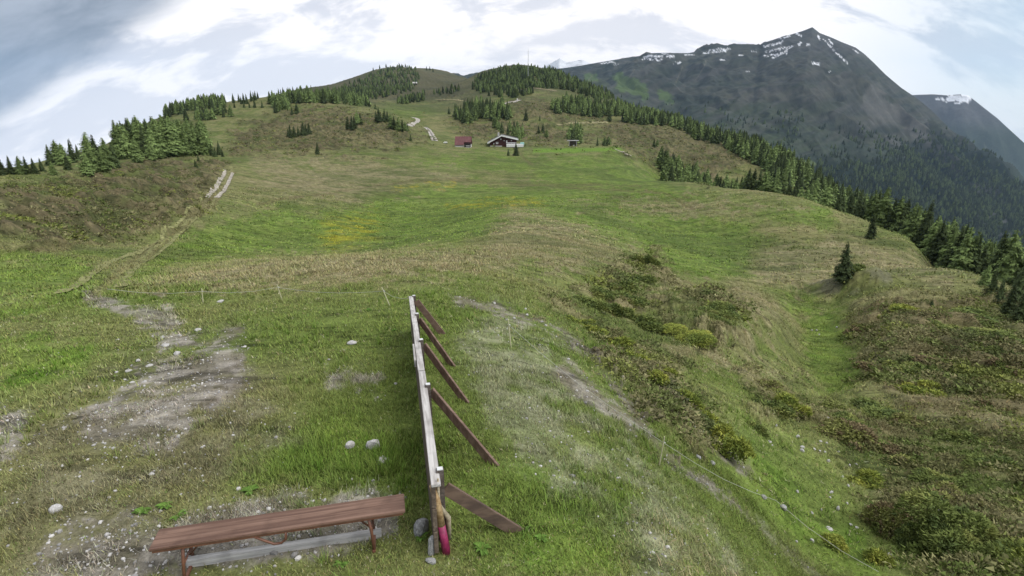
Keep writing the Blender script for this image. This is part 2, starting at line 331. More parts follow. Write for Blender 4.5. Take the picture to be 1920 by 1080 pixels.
GC = lay(GC, GREY * ss(nb * .6 + nd * .4, .22, .55) * .85, lay(np.zeros(Z.shape + (3,)) + C3(.155, .168, .088), ss(nd, .4, .7), C3(.215, .22, .135)))
stk = ss(CON, .52, .68)
GC = lay(GC, stk * far_ * .5 * (1 - HEATH), C3(.06, .085, .024)); GC = lay(GC, ss(CON, .5, .36) * far_ * .35 * (1 - LUSH * .8), C3(.2, .18, .09))
hh = lay(np.zeros(Z.shape + (3,)) + C3(.070, .064, .034), ss(hv, .42, .6), C3(.115, .092, .055)); hh = lay(hh, ss(fbm(XX / 3.5, YY / 3.5, 3, 61), .52, .68), C3(.085, .10, .034)); hh = lay(hh, ss(CON, .52, .4) * .6, C3(.175, .15, .08)); hh = lay(hh, ss(fbm(XX / 1.6, YY / .8, 3, 63), .54, .66) * .8, C3(.038, .042, .018))
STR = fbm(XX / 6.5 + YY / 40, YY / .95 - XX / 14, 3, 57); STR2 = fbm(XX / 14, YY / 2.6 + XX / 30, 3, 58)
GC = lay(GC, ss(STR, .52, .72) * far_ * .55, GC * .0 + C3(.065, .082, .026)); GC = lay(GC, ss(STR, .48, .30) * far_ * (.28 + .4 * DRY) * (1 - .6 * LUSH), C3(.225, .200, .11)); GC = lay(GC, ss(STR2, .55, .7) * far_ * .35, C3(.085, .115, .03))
GC = lay(GC, HEATH * .85, hh)
sc = lay(np.zeros(Z.shape + (3,)) + C3(.085, .108, .032), ss(hv, .42, .62), C3(.185, .168, .085)); sc = lay(sc, ss(na, .58, .72) * .5, C3(.12, .085, .05))
GC = lay(GC, SCRUB * .85, sc)
GC = lay(GC, TRACK * .6, C3(.21, .20, .095)); GC = lay(GC, RUT * .5, C3(.12, .10, .05))
WORN = region([[(60,800),(290,640),(450,625),(520,720),(560,830),(440,900),(300,950),(330,1090),(0,1090),(20,880)]], 50, 110)
GC = lay(GC, WORN * ss(nb * .6 + nd * .4 + na * .3, .42, .75) * .75, lay(np.zeros(Z.shape + (3,)) + C3(.115, .105, .062), ss(nd, .4, .7), C3(.185, .17, .11)))
GC = lay(GC, DIRT * ss(nb, .2, .55) * .8, lay(np.zeros(Z.shape + (3,)) + C3(.14, .118, .092), ss(nd, .45, .75), C3(.24, .215, .185)))
GC = lay(GC, ss(GRAV * .92 + (nb - .5) * 1.1 + (nd - .5) * 1.0, .3, .85) * GRAV * .9, lay(np.zeros(Z.shape + (3,)) + C3(.165, .148, .115), ss(nd, .35, .7), C3(.29, .265, .23)))
GC = lay(GC, YEL * ss(fbm(XX / 2.5, YY / 1.0, 4, 71), .42, .68) * .5, C3(.34, .29, .02))
GC = lay(GC, FLAT, C3(.125, .215, .03)); GC = lay(GC, KNOB * ss(nb, .42, .6) * .8, C3(.135, .132, .085))
GC = lay(GC, ss(RR, 520, 800) * (.75 - .5 * LUSH), C3(.082, .078, .046))
wood_far = ss(RR, 250, 700) * ss(fbm(XX / 90, YY / 90, 4, 81), .4, .6)
GC = lay(GC, wood_far * .6, C3(.055, .062, .032))

def ground_mat(name, fine=(9.0, 38.0, 1.3), bump=.02, amt=.7, shade_dash=0.0):
    m = bpy.data.materials.new(name); m.use_nodes = True; t = m.node_tree; b = t.nodes['Principled BSDF']
    b.inputs['Roughness'].default_value = 1; b.inputs['Specular IOR Level'].default_value = .1
    a = N(t, 'ShaderNodeAttribute', attribute_name='Col'); o = N(t, 'ShaderNodeTexCoord'); f = None
    for k, s in enumerate(fine):
        n = N(t, 'ShaderNodeTexNoise', i_Scale=s, i_Detail=4.0, i_Roughness=.65); t.links.new(o.outputs['Object'], n.inputs[0])
        v = math_n(t, 'MULTIPLY', math_n(t, 'SUBTRACT', n.outputs[0], .5), amt * 2.2); f = v if f is None else math_n(t, 'ADD', f, v)
        if k == 0: hs = n.outputs[0]
    f = math_n(t, 'ADD', f, 1.0)
    if shade_dash:                                               # hummock shadows painted as short dark dashes, with pale dashes between
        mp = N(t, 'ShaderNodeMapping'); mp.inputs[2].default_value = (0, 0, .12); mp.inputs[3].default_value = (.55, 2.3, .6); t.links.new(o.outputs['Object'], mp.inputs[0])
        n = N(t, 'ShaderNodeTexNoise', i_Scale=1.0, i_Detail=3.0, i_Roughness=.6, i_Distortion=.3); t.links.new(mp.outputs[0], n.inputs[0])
        f = math_n(t, 'MULTIPLY', f, math_n(t, 'ADD', math_n(t, 'SUBTRACT', 1.0, math_n(t, 'MULTIPLY', sstep(t, n.outputs[0], .54, .66), shade_dash)), math_n(t, 'MULTIPLY', sstep(t, n.outputs[0], .44, .34), shade_dash * .5)))
    f = math_n(t, 'MAXIMUM', f, .22)
    mm = N(t, 'ShaderNodeMix', data_type='RGBA', blend_type='MULTIPLY'); mm.inputs[0].default_value = 1
    cb = N(t, 'ShaderNodeCombineColor'); [t.links.new(f, cb.inputs[i]) for i in range(3)]
    t.links.new(a.outputs['Color'], mm.inputs[6]); t.links.new(cb.outputs[0], mm.inputs[7]); t.links.new(mm.outputs[2], b.inputs['Base Color'])
    if bump:
        bp = N(t, 'ShaderNodeBump', i_Strength=.6, i_Distance=bump); t.links.new(hs, bp.inputs['Height']); t.links.new(bp.outputs[0], b.inputs['Normal'])
    return m
nR, nC = Z.shape
idx = np.arange(nR * nC).reshape(nR, nC); Q = np.stack([idx[:-1, :-1], idx[:-1, 1:], idx[1:, 1:], idx[1:, :-1]], -1).reshape(-1, 4)[:, ::-1]
Vg = np.stack([XX, YY, Z], -1).reshape(-1, 3)
# close the middle with a fan
Vg = np.r_[Vg, [[0, 0, -4.0]]]; GCv = np.r_[GC.reshape(-1, 3), [GC[0, 0]]]
fan = np.stack([idx[0, :-1], np.full(nC - 1, nR * nC), idx[0, 1:]], -1)
loops = np.r_[Q.ravel(), fan.ravel()]; starts = np.r_[np.arange(len(Q)) * 4, len(Q) * 4 + np.arange(len(fan)) * 3]
M_ground = ground_mat('meadow_ground', shade_dash=.5)
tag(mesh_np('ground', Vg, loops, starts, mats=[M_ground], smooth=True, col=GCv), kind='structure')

# ------------------------------------------------------------------ far mountains
def interp_pts(pts, px): p = np.array(pts, float); return np.interp(px, p[:, 0], p[:, 1])
def mountain(name, ridge, rtop, rbot, ebot, px0, px1, nc, nr, rough, seed, colour, rows_back=40, power=1.0):
    pxs = np.linspace(px0, px1, nc); ridge = np.array(ridge, float); a, _ = ray(pxs, np.interp(pxs, ridge[:, 0], ridge[:, 1]))
    _, etop = ray(pxs, np.interp(pxs, ridge[:, 0], ridge[:, 1])); rt = interp_pts(rtop, pxs); rb = interp_pts(rbot, pxs); eb = interp_pts(ebot, pxs)
    zt = etop * rt; zb = eb * rb; t = np.r_[np.linspace(0, 1, nr), 1 + np.linspace(.02, .5, rows_back)][:, None]
    r = rb + (rt - rb) * t; z = np.where(t <= 1, zb + (zt - zb) * np.abs(t) ** power, zt - (t - 1) * (zt - zb) * 1.3)
    x = r * np.sin(a); y = r * np.cos(a); s = rt.mean() / 4000
    n = fbm(x / 420 / s, y / 420 / s, 6, seed); rg = 1 - np.abs(2 * fbm(x / 260 / s + .6 * n, y / 420 / s, 5, seed + 3) - 1)
    env = np.clip(t, 0, 1) ** .3 * ss(np.abs(1 - t), 0, .13) + .025
    z = z + rough * s * ((n - .5) * 1.2 + (rg - .6) * .9) * env
    px, py = pix(x, y, z); c = colour(x, y, z, px, py, t, n, rg)
    ii = np.arange(z.size).reshape(z.shape); q = np.stack([ii[:-1, :-1], ii[:-1, 1:], ii[1:, 1:], ii[1:, :-1]], -1).reshape(-1, 4)[:, ::-1]
    o = quads(name, np.stack([x, y, z], -1).reshape(-1, 3), q, mats=[M_rock], smooth=True, col=c.reshape(-1, 3)); tag(o, kind='structure')
    return x, y, z, px, py, t
M_rock = ground_mat('mountain_ground', (.02, .07, .006), 3.0, .35)
def blob_field(px, py, items, amp, seed, sc=.08):
    m = np.zeros(px.shape); nz = fbm(px * sc, py * sc * 1.6, 4, seed) - .5
    for wd, line in items: m = np.maximum(m, ss(wd / 2 - ldist(line, px, py) + nz * amp, -.5, .9))
    return m
SNOW = [(5, [(1432,88),(1450,84),(1468,78)]), (4, [(1436,97),(1456,93),(1478,88)]), (5, [(1450,107),(1470,98),(1486,86)]), (4, [(1462,72),(1480,68)]), (4, [(1494,63),(1502,67)]), (5, [(1534,68),(1536,75)]), (4, [(1545,74),(1560,92),(1575,105),(1588,117)]), (3, [(1555,74),(1562,85)]),
        (5, [(1498,84),(1502,80)]), (4, [(1513,85),(1517,83)]), (6, [(1524,119),(1534,119)]), (4, [(1434,103),(1438,105)]), (3,[(1330,95),(1350,92),(1368,92)]), (4, [(1318,100),(1340,97),(1360,95)]), (4, [(1385,103),(1393,105)]), (3, [(1352,112),(1358,112)]), (5, [(1215,104),(1240,106)]), (4, [(1205,110),(1240,112)]), (4, [(1250,106),(1262,105)]),
        (4, [(1264,118),(1276,118)]), (3, [(1126,119),(1150,116)]), (3, [(1150,120),(1160,119)]), (3,[(1240,101),(1255,100)]), (3,[(1285,103),(1300,102)]), (3, [(1205,107),(1218,107)]), (3, [(1400,133),(1404,134)]), (2.5,[(1410,97),(1420,95)]), (3,[(1445,103),(1475,100)]), (2.5,[(1600,93),(1608,99)]), (3,[(1552,133),(1556,134)])]
def c_massif(x, y, z, px, py, t, n, rg):
    c = lay(np.zeros(x.shape + (3,)) + C3(.029, .036, .031), ss(n, .4, .62), C3(.047, .050, .043))
    con = fbm(z / 28 + n * 3, x / 400, 4, 91); c = lay(c, ss(con, .5, .68) * .55, C3(.030, .040, .022)); c = lay(c, ss(con, .48, .34) * .4, C3(.075, .075, .05))
    gr = ss(py - np.interp(px, [1000, 1300, 1600, 1900], [150, 185, 240, 330]) + 120 * (n - .5), -20, 40); c = lay(c, gr * .8, lay(np.zeros(x.shape + (3,)) + C3(.026, .040, .026), ss(con, .4, .62), C3(.048, .066, .032)))
    wd = ss(py - np.interp(px, [1000, 1350, 1500, 1640, 1760, 1920], [330, 330, 300, 300, 250, 350]) + 160 * (n - .5), -15, 40); c = lay(c, ss(fbm(px * .05, py * .35 + px * .06, 4, 111), .54, .66) * .6, C3(.018, .022, .020)); c = lay(c, ss(fbm(px * .06 + 9, py * .4 + px * .07, 3, 112), .58, .7) * .35, C3(.085, .09, .062)); c = lay(c, wd * .9, C3(.012, .021, .014))
    rock = ss(rg, .58, .76) * blob_field(px, py, [(55, [(1640,190),(1700,240),(1770,320)]), (60, [(1850,380),(1880,420)]), (30,[(1790,310),(1800,340)])], 60, 93, .03)
    c = lay(c, rock * .5, C3(.125, .122, .115)); top = ss(py, 130, 85) * ss(px, 1400, 1470); c = lay(c, ss(fbm(px * .09 + py * .16, py * .03, 4, 98), .52, .68) * (1 - ss(py, 230, 330)) * .35, C3(.085, .08, .076)); c = lay(c, top * .5, C3(.075, .072, .072)); c = lay(c, ss(rg, .55, .35) * ss(n, .6, .4) * .45, C3(.028, .03, .028))
    c = lay(c, blob_field(px, py, [(26, [(1165,150),(1185,165),(1205,172)]), (9, [(1105,146),(1120,150)]), (14, [(1240,180),(1262,190)])], 26, 95) * .7, C3(.075, .12, .03))
    c = lay(c, blob_field(px, py, [(2, [(1325,112),(1320,125),(1305,150)]), (2, [(1190,130),(1180,145)]), (2, [(1104,150),(1112,140)]), (2,[(1280,125),(1265,160)])], 2, 96) * .5, C3(.17, .16, .12))
    c = lay(c, np.maximum(blob_field(px, py, [(8, [(1508,300),(1528,308)]), (8,[(1620,348),(1630,352)])], 8, 94) * .8, 0), C3(.13, .17, .06))
    return lay(c, blob_field(px, py, [(w_ * .7, l_) for w_, l_ in SNOW], 6.5, 97, .45) * ss(vn(px * .6, py * 1.1, 4), .2, .5), C3(.72, .74, .78))
RIDGE = [(800,150),(1030,131),(1060,127),(1100,121),(1150,113),(1200,105),(1215,100),(1245,99),(1290,100),(1320,94),(1345,87),(1370,89),(1400,86),(1425,88),(1436,79),(1460,71),(1485,64),(1505,58),(1523,51),(1537,62),(1560,71),(1580,80),(1605,90),(1622,103),(1640,120),(1660,140),(1690,165),(1720,185),(1745,205),(1780,240),(1850,300),(1920,360),(2050,470),(2300,640)]
MX = mountain('mountain', RIDGE, [(800,4600),(1300,4200),(1520,3900),(1740,3500),(1920,3100),(2300,2600)], [(800,1900),(1300,1700),(1700,1500),(2300,1300)], [(800,-.06),(1100,-.06),(1300,-.14),(1600,-.28),(2300,-.5)], 800, 2300, 760, 330, 150, 201, c_massif)
def c_far(x, y, z, px, py, t, n, rg):
    c = lay(np.zeros(x.shape + (3,)) + C3(.05, .055, .05), ss(rg, .5, .8), C3(.085, .085, .085)); c = lay(c, ss(py, 210, 260)*.8, C3(.03, .045, .025))
    s = blob_field(px, py, [(14, [(1782,186),(1812,184)]), (4, [(1758,187),(1770,186)])], 16, 103, .2); c = lay(c, blob_field(px, py, [(3, [(1845,270),(1880,350)])], 4, 105) * .6, C3(.12, .13, .09))
    return lay(c, s, C3(.8, .82, .85))
mountain('far_mountain', [(1560,200),(1680,180),(1720,178),(1750,177),(1775,179),(1800,177),(1815,179),(1832,192),(1870,222),(1920,268),(2050,380),(2300,520)], [(1560,6000),(2300,5400)], [(1560,4600),(2300,4200)], [(1560,-.3),(2300,-.4)], 1560, 2300, 260, 120, 150, 301, c_far)
def c_peak(x, y, z, px, py, t, n, rg):
    c = np.zeros(x.shape + (3,)) + C3(.045, .055, .075); return lay(c, ss(rg, .66, .78) * ss(n, .46, .54) * .8, C3(.8, .82, .85))
mountain('snowy_mountain', [(960,140),(1015,129),(1030,120),(1040,115),(1050,110),(1062,117),(1075,115),(1092,112),(1110,120),(1150,132),(1220,140)], [(900,7000),(1300,7000)], [(900,6000),(1300,6000)], [(900,0),(1300,0)], 960, 1220, 150, 60, 60, 401, c_peak)

# ------------------------------------------------------------------ trees
def plant_mat(name, base, var=.25, trans=.0, rough=.9):
    m = bpy.data.materials.new(name); m.use_nodes = True; t = m.node_tree; b = t.nodes['Principled BSDF']
    b.inputs['Roughness'].default_value = rough; b.inputs['Specular IOR Level'].default_value = .12
    a = N(t, 'ShaderNodeAttribute', attribute_name='Col'); oi = N(t, 'ShaderNodeObjectInfo')
    mr = N(t, 'ShaderNodeMapRange'); t.links.new(oi.outputs['Random'], mr.inputs[0]); mr.inputs[3].default_value = 1 - var; mr.inputs[4].default_value = 1 + var
    cb = N(t, 'ShaderNodeCombineColor'); [t.links.new(mr.outputs[0], cb.inputs[i]) for i in range(3)]
    m1 = N(t, 'ShaderNodeMix', data_type='RGBA', blend_type='MULTIPLY'); m1.inputs[0].default_value = 1; t.links.new(a.outputs['Color'], m1.inputs[6]); t.links.new(cb.outputs[0], m1.inputs[7])
    m2 = N(t, 'ShaderNodeMix', data_type='RGBA', blend_type='MULTIPLY'); m2.inputs[0].default_value = 1; m2.inputs[7].default_value = tuple(base) + (1,); t.links.new(m1.outputs[2], m2.inputs[6])
    t.links.new(m2.outputs[2], b.inputs['Base Color'])
    return m
SPR, LAR = (.066, .090, .036), (.165, .225, .075)
M_spruce = plant_mat('spruce_needles', SPR, .35); M_larch = plant_mat('larch_needles', LAR, .3)
M_bark = plant_mat('bark', (.11, .085, .065), .2)
M_mixed = plant_mat('forest_foliage', (1, 1, 1), 0)
def conifer(seed, levels, per, rad, droop, sprays, gap, core=.5, z0=.06, leaf=.34, side=0):
    g = np.random.default_rng(seed); V = []; T = []; K = []
    lean = g.normal(0, .012, 2)
    def add(a, b, c, k): n = len(V); V.extend((a, b, c)); T.append((n, n + 1, n + 2)); K.extend((k, k, k))
    for l in range(levels):
        f = (l + g.uniform(-.3, .3)) / levels; f = min(max(f, 0), .985); z = z0 + (1 - z0) * f
        L0 = rad * (((1 - f) ** .85 + .03) if droop > .2 else (1 - f ** 1.9) ** .8 * .82 + .03) * (.55 + .45 * min(1, f * 6 + .3)); nb = max(4, int(per * (1 - f * .55))); ph = g.uniform(0, 6.28)
        for b in range(nb):
            if g.random() < gap: continue
            an = ph + b * 6.283 / nb + g.uniform(-.35, .35); L = L0 * g.uniform(.62, 1.18); d = np.array([math.cos(an), math.sin(an), 0]); sd = np.array([-d[1], d[0], 0]); kb = g.uniform(.75, 1.25)
            for s in np.linspace(.42, 1, sprays):
                p = d * L * s + np.array([lean[0] * z, lean[1] * z, z - droop * L * s ** 1.6 + g.normal(0, .006)])
                wd = L * leaf * (1.15 - .6 * s) * g.uniform(.7, 1.3) + .004; tip = p + d * wd * g.uniform(.7, 1.4) + np.array([0, 0, -wd * g.uniform(.5, 1.5)]) + sd * wd * g.uniform(-.6, .6)
                q = p - d * wd * .7
                for e_ in range(side):
                    o2 = p + sd * L * g.uniform(-.34, .34) * (1.2 - s * .6) + np.array([0, 0, g.normal(-.004, .008)]); w2 = wd * g.uniform(.7, 1.2); d2 = d + sd * g.uniform(-.9, .9)
                    add(o2 + sd * w2 * .8, o2 - sd * w2 * .8 + [0, 0, g.normal(0, w2 * .4)], o2 + d2 * w2 * 1.1 - [0, 0, w2 * g.uniform(.6, 1.8)], kb * g.uniform(.7, 1.3))
                add(q + sd * wd + [0, 0, g.normal(0, wd * .3)], q - sd * wd + [0, 0, g.normal(0, wd * .3)], tip, kb * g.uniform(.75, 1.25))
    n = 9; prev = None
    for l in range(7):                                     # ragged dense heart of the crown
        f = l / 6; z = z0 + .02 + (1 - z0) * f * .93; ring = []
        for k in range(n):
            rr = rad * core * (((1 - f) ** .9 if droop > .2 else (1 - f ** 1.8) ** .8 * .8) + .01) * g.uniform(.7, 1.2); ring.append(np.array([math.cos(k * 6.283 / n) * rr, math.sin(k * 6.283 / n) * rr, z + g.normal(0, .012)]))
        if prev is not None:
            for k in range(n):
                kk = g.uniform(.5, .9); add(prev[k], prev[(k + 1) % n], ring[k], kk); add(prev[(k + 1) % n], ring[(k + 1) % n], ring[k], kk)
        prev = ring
    add(np.array([rad * .02, 0, .9]), np.array([-rad * .02, .01 * rad, .9]), np.array([lean[0], lean[1], 1.0]), 1)
    return np.array(V), np.array(T), np.repeat(np.array(K)[:, None], 3, 1)
def trunk_mesh(name, r):
    bm = bmesh.new(); tube(bm, [(0, 0, -.06), (0, 0, .05), (.002, 0, .5), (0, .002, .93)], [r * 1.4, r, r * .6, r * .12], 6); m = bpy.data.meshes.new(name); bm.to_mesh(m); bm.free(); m.materials.append(M_bark)
    a = m.attributes.new('Col', 'FLOAT_COLOR', 'POINT'); a.data.foreach_set('color', [1.0] * (4 * len(m.vertices))); return m
def crown_mesh(name, data, mat):
    o = tris(name, data[0], data[1], mats=[mat], col=data[2]); m = o.data; bpy.data.objects.remove(o); return m
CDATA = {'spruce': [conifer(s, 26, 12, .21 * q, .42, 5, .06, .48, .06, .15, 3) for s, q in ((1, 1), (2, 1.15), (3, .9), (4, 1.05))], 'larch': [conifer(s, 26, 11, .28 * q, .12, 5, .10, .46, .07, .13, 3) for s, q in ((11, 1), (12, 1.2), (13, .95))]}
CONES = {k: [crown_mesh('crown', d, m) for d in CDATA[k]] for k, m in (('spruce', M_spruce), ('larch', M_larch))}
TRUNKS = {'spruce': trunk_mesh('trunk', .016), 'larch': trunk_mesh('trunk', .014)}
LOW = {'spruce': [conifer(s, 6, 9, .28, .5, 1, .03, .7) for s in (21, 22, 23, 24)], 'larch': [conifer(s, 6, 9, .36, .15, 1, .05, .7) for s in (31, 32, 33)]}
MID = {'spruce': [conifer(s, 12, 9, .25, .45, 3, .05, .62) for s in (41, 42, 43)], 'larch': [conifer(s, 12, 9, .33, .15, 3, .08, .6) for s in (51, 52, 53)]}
TREES = []                                                # kind, x, y, z, height, width factor, zone
def put(kind, p, h, wf, zone): TREES.append((kind, p[0], p[1], p[2], h, wf, zone))
def put_px(kind, px, py, hpx, zone, wf=1.0, r0=1.0):
    p = at(px, py, r0); f = p.y * cp_ - p.z * sp_; put(kind, p, hpx * f / F * 1.02, wf, zone)
def grove(zone, poly, n, h0, h1, lf, r0=1.0):
    """trees whose feet stand inside a region of the view"""
    xs, ys = [a for a, b in poly], [b for a, b in poly]; k = 0; tries = 0
    while k < n and tries < n * 40:
        tries += 1; px, py = random.uniform(min(xs), max(xs)), random.uniform(min(ys), max(ys))
        if sdist(poly, np.array([px]), np.array([py]))[0] < 0: continue
        p = at(px, py, r0); put('larch' if random.random() < lf else 'spruce', p, random.uniform(h0, h1), random.uniform(.85, 1.25), zone); k += 1
def belt(zone, px0, px1, ra, rb, n, h0, h1, lf):
    """trees spread over ground by bearing and distance (mostly hidden behind the brow)"""
    for _ in range(n):
        t = random.random(); px = px0 + (px1 - px0) * t; r = random.uniform(ra[0] + (ra[1] - ra[0]) * t, rb[0] + (rb[1] - rb[0]) * t); a, _e = ray(px, 300)
        x, y = r * math.sin(a), r * math.cos(a); put('larch' if random.random() < lf else 'spruce', on(x, y), random.uniform(h0, h1), random.uniform(.85, 1.15), zone)
Lf, Sp = 'larch', 'spruce'
# the grove on the left hill
for k, px, py, h in [(Sp,5,328,38),(Sp,22,326,36),(Lf,40,327,36),(Sp,52,325,34),(Sp,66,326,32),(Sp,80,322,28),(Lf,100,328,28),(Sp,96,310,40),(Lf,110,306,44),(Lf,122,310,42),(Sp,137,306,46),(Sp,128,318,30),(Sp,148,300,30),
                     (Lf,172,322,72),(Sp,186,320,66),(Lf,180,324,60),(Lf,204,318,58),(Sp,216,316,48),(Lf,196,322,50),(Lf,166,326,40),(Lf,232,298,42),(Lf,258,304,46),(Lf,286,300,34),(Lf,304,296,26)]: put_px(k, px, py, h, 'left', 1.15)
grove('left', [(215,300),(250,272),(330,268),(388,275),(392,292),(330,296),(250,298)], 70, 7.5, 10.5, .88)
for px, py, h in [(398,292,26),(404,294,20),(412,291,28),(418,294,16),(392,287,24),(367,312,15),(372,300,12)]: put_px(Sp, px, py, h, 'left', 1.1)
belt('left_sky', 228, 345, (200,220), (300,330), 60, 6, 8.5, .6)
belt('left_sky', 325, 440, (430,430), (500,500), 110, 6, 9, .5); belt('left_sky', 440, 500, (440,440), (480,480), 12, 4, 8, .2); grove('left_sky', [(330,228),(400,212),(440,208),(440,218),(370,228)], 30, 5, 8, .5)
for px, h in ((458,14),(468,12),(478,18),(492,14),(440,12)): put_px(Sp, px, 202, h, 'left_sky')
# front hill wood and single trees in the middle distance
grove('front_hill', [(500,196),(545,182),(620,180),(690,192),(690,200),(640,196),(570,192),(520,202)], 220, 6, 9.5, .6); grove('front_hill', [(510,205),(540,200),(545,208),(515,212)], 6, 6, 9, .6)
for k, px, py, h in [(Sp,557,214,22),(Sp,548,214,14),(Sp,545,257,24),(Sp,552,256,20),(Sp,560,255,18),(Sp,568,254,26),(Sp,574,253,20),(Sp,580,252,22),(Sp,541,256,16),(Sp,595,289,22),(Sp,652,242,24),(Sp,660,243,26),(Sp,666,240,22),(Lf,670,232,22),(Sp,676,232,20),
                     (Sp,706,226,18),(Sp,712,228,26),(Sp,720,228,24),(Sp,727,228,20),(Lf,733,240,26),(Sp,740,242,24),(Lf,747,246,26),(Sp,754,246,22),(Lf,760,246,18),(Sp,764,246,16),(Sp,770,264,14),(Sp,704,205,12),(Sp,693,200,12),
                     (Sp,842,214,14),(Sp,986,226,20),(Sp,1012,226,10),(Sp,1010,250,16),(Sp,1018,249,18),(Lf,1024,258,16),(Sp,1070,238,9),(Sp,1082,236,10),(Sp,964,244,18),(Lf,970,240,14),(Sp,953,292,15),(Sp,968,292,24),(Sp,1226,276,17),(Lf,1232,274,14),(Sp,1142,228,22),(Sp,1290,246,20)]: put_px(k, px, py, h, 'middle', 1.2)
grove('knot', [(845,226),(870,205),(905,200),(945,205),(962,222),(950,228),(900,222),(880,232),(862,226)], 90, 7, 11, .35); put_px(Lf, 878, 232, 28, 'knot', 1.4); put_px(Sp, 870, 231, 26, 'knot', 1.3)
grove('chalet_wood', [(925,235),(945,232),(965,246),(985,258),(975,264),(955,256),(935,250)], 14, 5.5, 8, .7, 262)
grove('shelter_wood', [(1062,262),(1075,246),(1092,250),(1098,268),(1080,272)], 10, 6, 9, .85, 268); grove('shelter_wood', [(1115,272),(1145,270),(1148,275),(1120,277)], 9, 3, 5, .5, 268)
# hills against the sky
grove('hill', [(660,172),(690,142),(740,124),(780,128),(790,150),(770,172),(700,188),(660,186)], 600, 5, 8, .6, 500); grove('hill', [(560,178),(640,165),(690,140),(660,188)], 120, 5, 8, .6, 600); grove('hill', [(738,192),(780,182),(800,176),(795,190),(745,198)], 60, 6, 9, .4, 400)
grove('hill', [(880,165),(900,140),(960,126),(1040,132),(1100,160),(1160,182),(1130,190),(1060,168),(1000,165),(960,172),(900,176)], 1100, 5, 8, .55, 400); grove('hill', [(805,178),(850,165),(870,168),(840,180)], 22, 6, 9, .3, 400); grove('hill', [(910,180),(960,172),(1010,175),(950,186)], 40, 6, 9, .4, 400)
for px, py in ((800,132),(806,132),(812,135),(700,134),(712,129),(724,126),(748,121),(760,123)): put_px(Sp, px, py, 8, 'hill')
# the forest belt on the right
grove('belt', [(1030,205),(1060,190),(1100,195),(1180,205),(1260,225),(1240,232),(1160,218),(1130,222),(1040,212)], 240, 6.5, 10, .6, 300)
grove('belt', [(1165,230),(1190,216),(1290,228),(1330,250),(1310,256),(1260,238),(1200,234)], 150, 7, 10.5, .4, 280)
grove('belt', [(1290,250),(1330,245),(1390,265),(1450,300),(1500,335),(1520,352),(1480,345),(1420,310),(1350,272),(1300,262)], 240, 7, 10.5, .4, 200)
belt('belt', 1150, 1420, (520,380), (620,520), 150, 6.5, 9.5, .45); belt('belt', 1400, 1620, (330,240), (520,420), 220, 6.5, 10, .45)
belt('edge', 1235, 1420, (215,170), (250,225), 130, 7.5, 10.5, .45); belt('edge', 1400, 1580, (165,150), (220,200), 120, 8, 11, .4); belt('edge', 1560, 1700, (140,122), (200,190), 130, 7, 10, .4)
belt('edge', 1690, 1850, (122,100), (185,170), 190, 6.5, 9.5, .4); belt('edge', 1830, 2020, (96,88), (165,150), 190, 7, 10.5, .4)
for k, px, py, h in [(Sp,1872,570,55),(Sp,1890,585,62),(Sp,1912,600,70),(Lf,1845,535,44),(Sp,1860,548,50),(Sp,1905,560,70),(Lf,1888,585,32)]: put_px(k, px, py, h, 'edge', 1.1)
belt('valley', 1450, 1990, (240,210), (700,520), 1000, 8, 11.5, .4); belt('valley', 1150, 1500, (620,480), (1100,900), 260, 7, 10, .4)
# lone trees on the near slope
for px, py, h, wf in ((1580, 526, 74, 1.45), (1632, 447, 50, 1.1)): put_px(Sp, px, py, h, 'lone', wf)
put_px(Sp, 1747, 572, 15, 'lone', 1.6)
ZL = {'left': ('{} tree in the grove on the left hill above the dirt track', 'trees of the left hill grove'), 'left_sky': ('{} tree along the left skyline behind the nearer grove', 'trees along the left skyline'),
      'front_hill': ('{} tree of the small wood topping the heath hill left of centre', 'trees on the heath hill'), 'middle': ('small {} standing alone or in a clump on the middle distance heath', 'scattered trees of the middle distance'),
      'knot': ('{} tree in the round wood on the rise above the chalet', 'trees in the wood above the chalet'), 'chalet_wood': ('young {} tree on the slope right behind the chalet', 'trees behind the chalet'), 'shelter_wood': ('low {} tree by the small open shelter at the lawn', 'trees behind the shelter'),
      'hill': ('{} tree on the far rounded hills against the sky', 'trees on the far hills'), 'belt': ('{} tree in the forest belt running down right of the chalet', 'trees of the forest belt'),
      'edge': ('tall {} tree just behind the right hand brow of the meadow', 'trees behind the meadow brow'), 'valley': ('{} tree on the steep valley side far below the meadow', 'trees on the valley side')}
ADJ = {Sp: 'dark green spruce', Lf: 'light green larch'}
def dist(t): return math.sqrt(t[1] ** 2 + t[2] ** 2 + t[3] ** 2)
def seen(t):
    px, py = pix(np.array([t[1]]), np.array([t[2]]), np.array([t[3] + t[4] * .9])); px, py = float(px[0]), float(py[0])
    if not (-25 < px < 1945 and -20 < py < 1080): return False
    a = math.atan2(t[1], t[2]); i = int(np.argmin(abs(TH - a))); rt = math.hypot(t[1], t[2]); e = (t[3] + t[4] * .8) / rt; k = np.searchsorted(LR, math.log(rt * .985)); return not (Eg[20:k, i] > e).any()
vis = [(t[4] / dist(t) * (3 if t[6] in ('lone', 'middle') else 1), t) for t in TREES if seen(t)]
single = set()
for kind in (Sp, Lf):
    for s, t in sorted([v for v in vis if v[1][0] == kind], key=lambda v: -v[0])[:285]: single.add(t)
rest = [t for t in TREES if t not in single]
def tree(kind, loc, h, wf, label, group):
    e = empty('spruce_tree' if kind == Sp else 'larch_tree', loc, random.uniform(0, 6.28)); e.scale = (h * wf, h * wf, h)
    for nm, m in (('trunk', TRUNKS[kind]), ('crown', random.choice(CONES[kind]))):
        o = bpy.data.objects.new(nm, m); C.objects.link(o); o.parent = e
    e.rotation_euler[0] = random.gauss(0, .03); e.rotation_euler[1] = random.gauss(0, .03)
    return tag(e, label, 'tree', group)
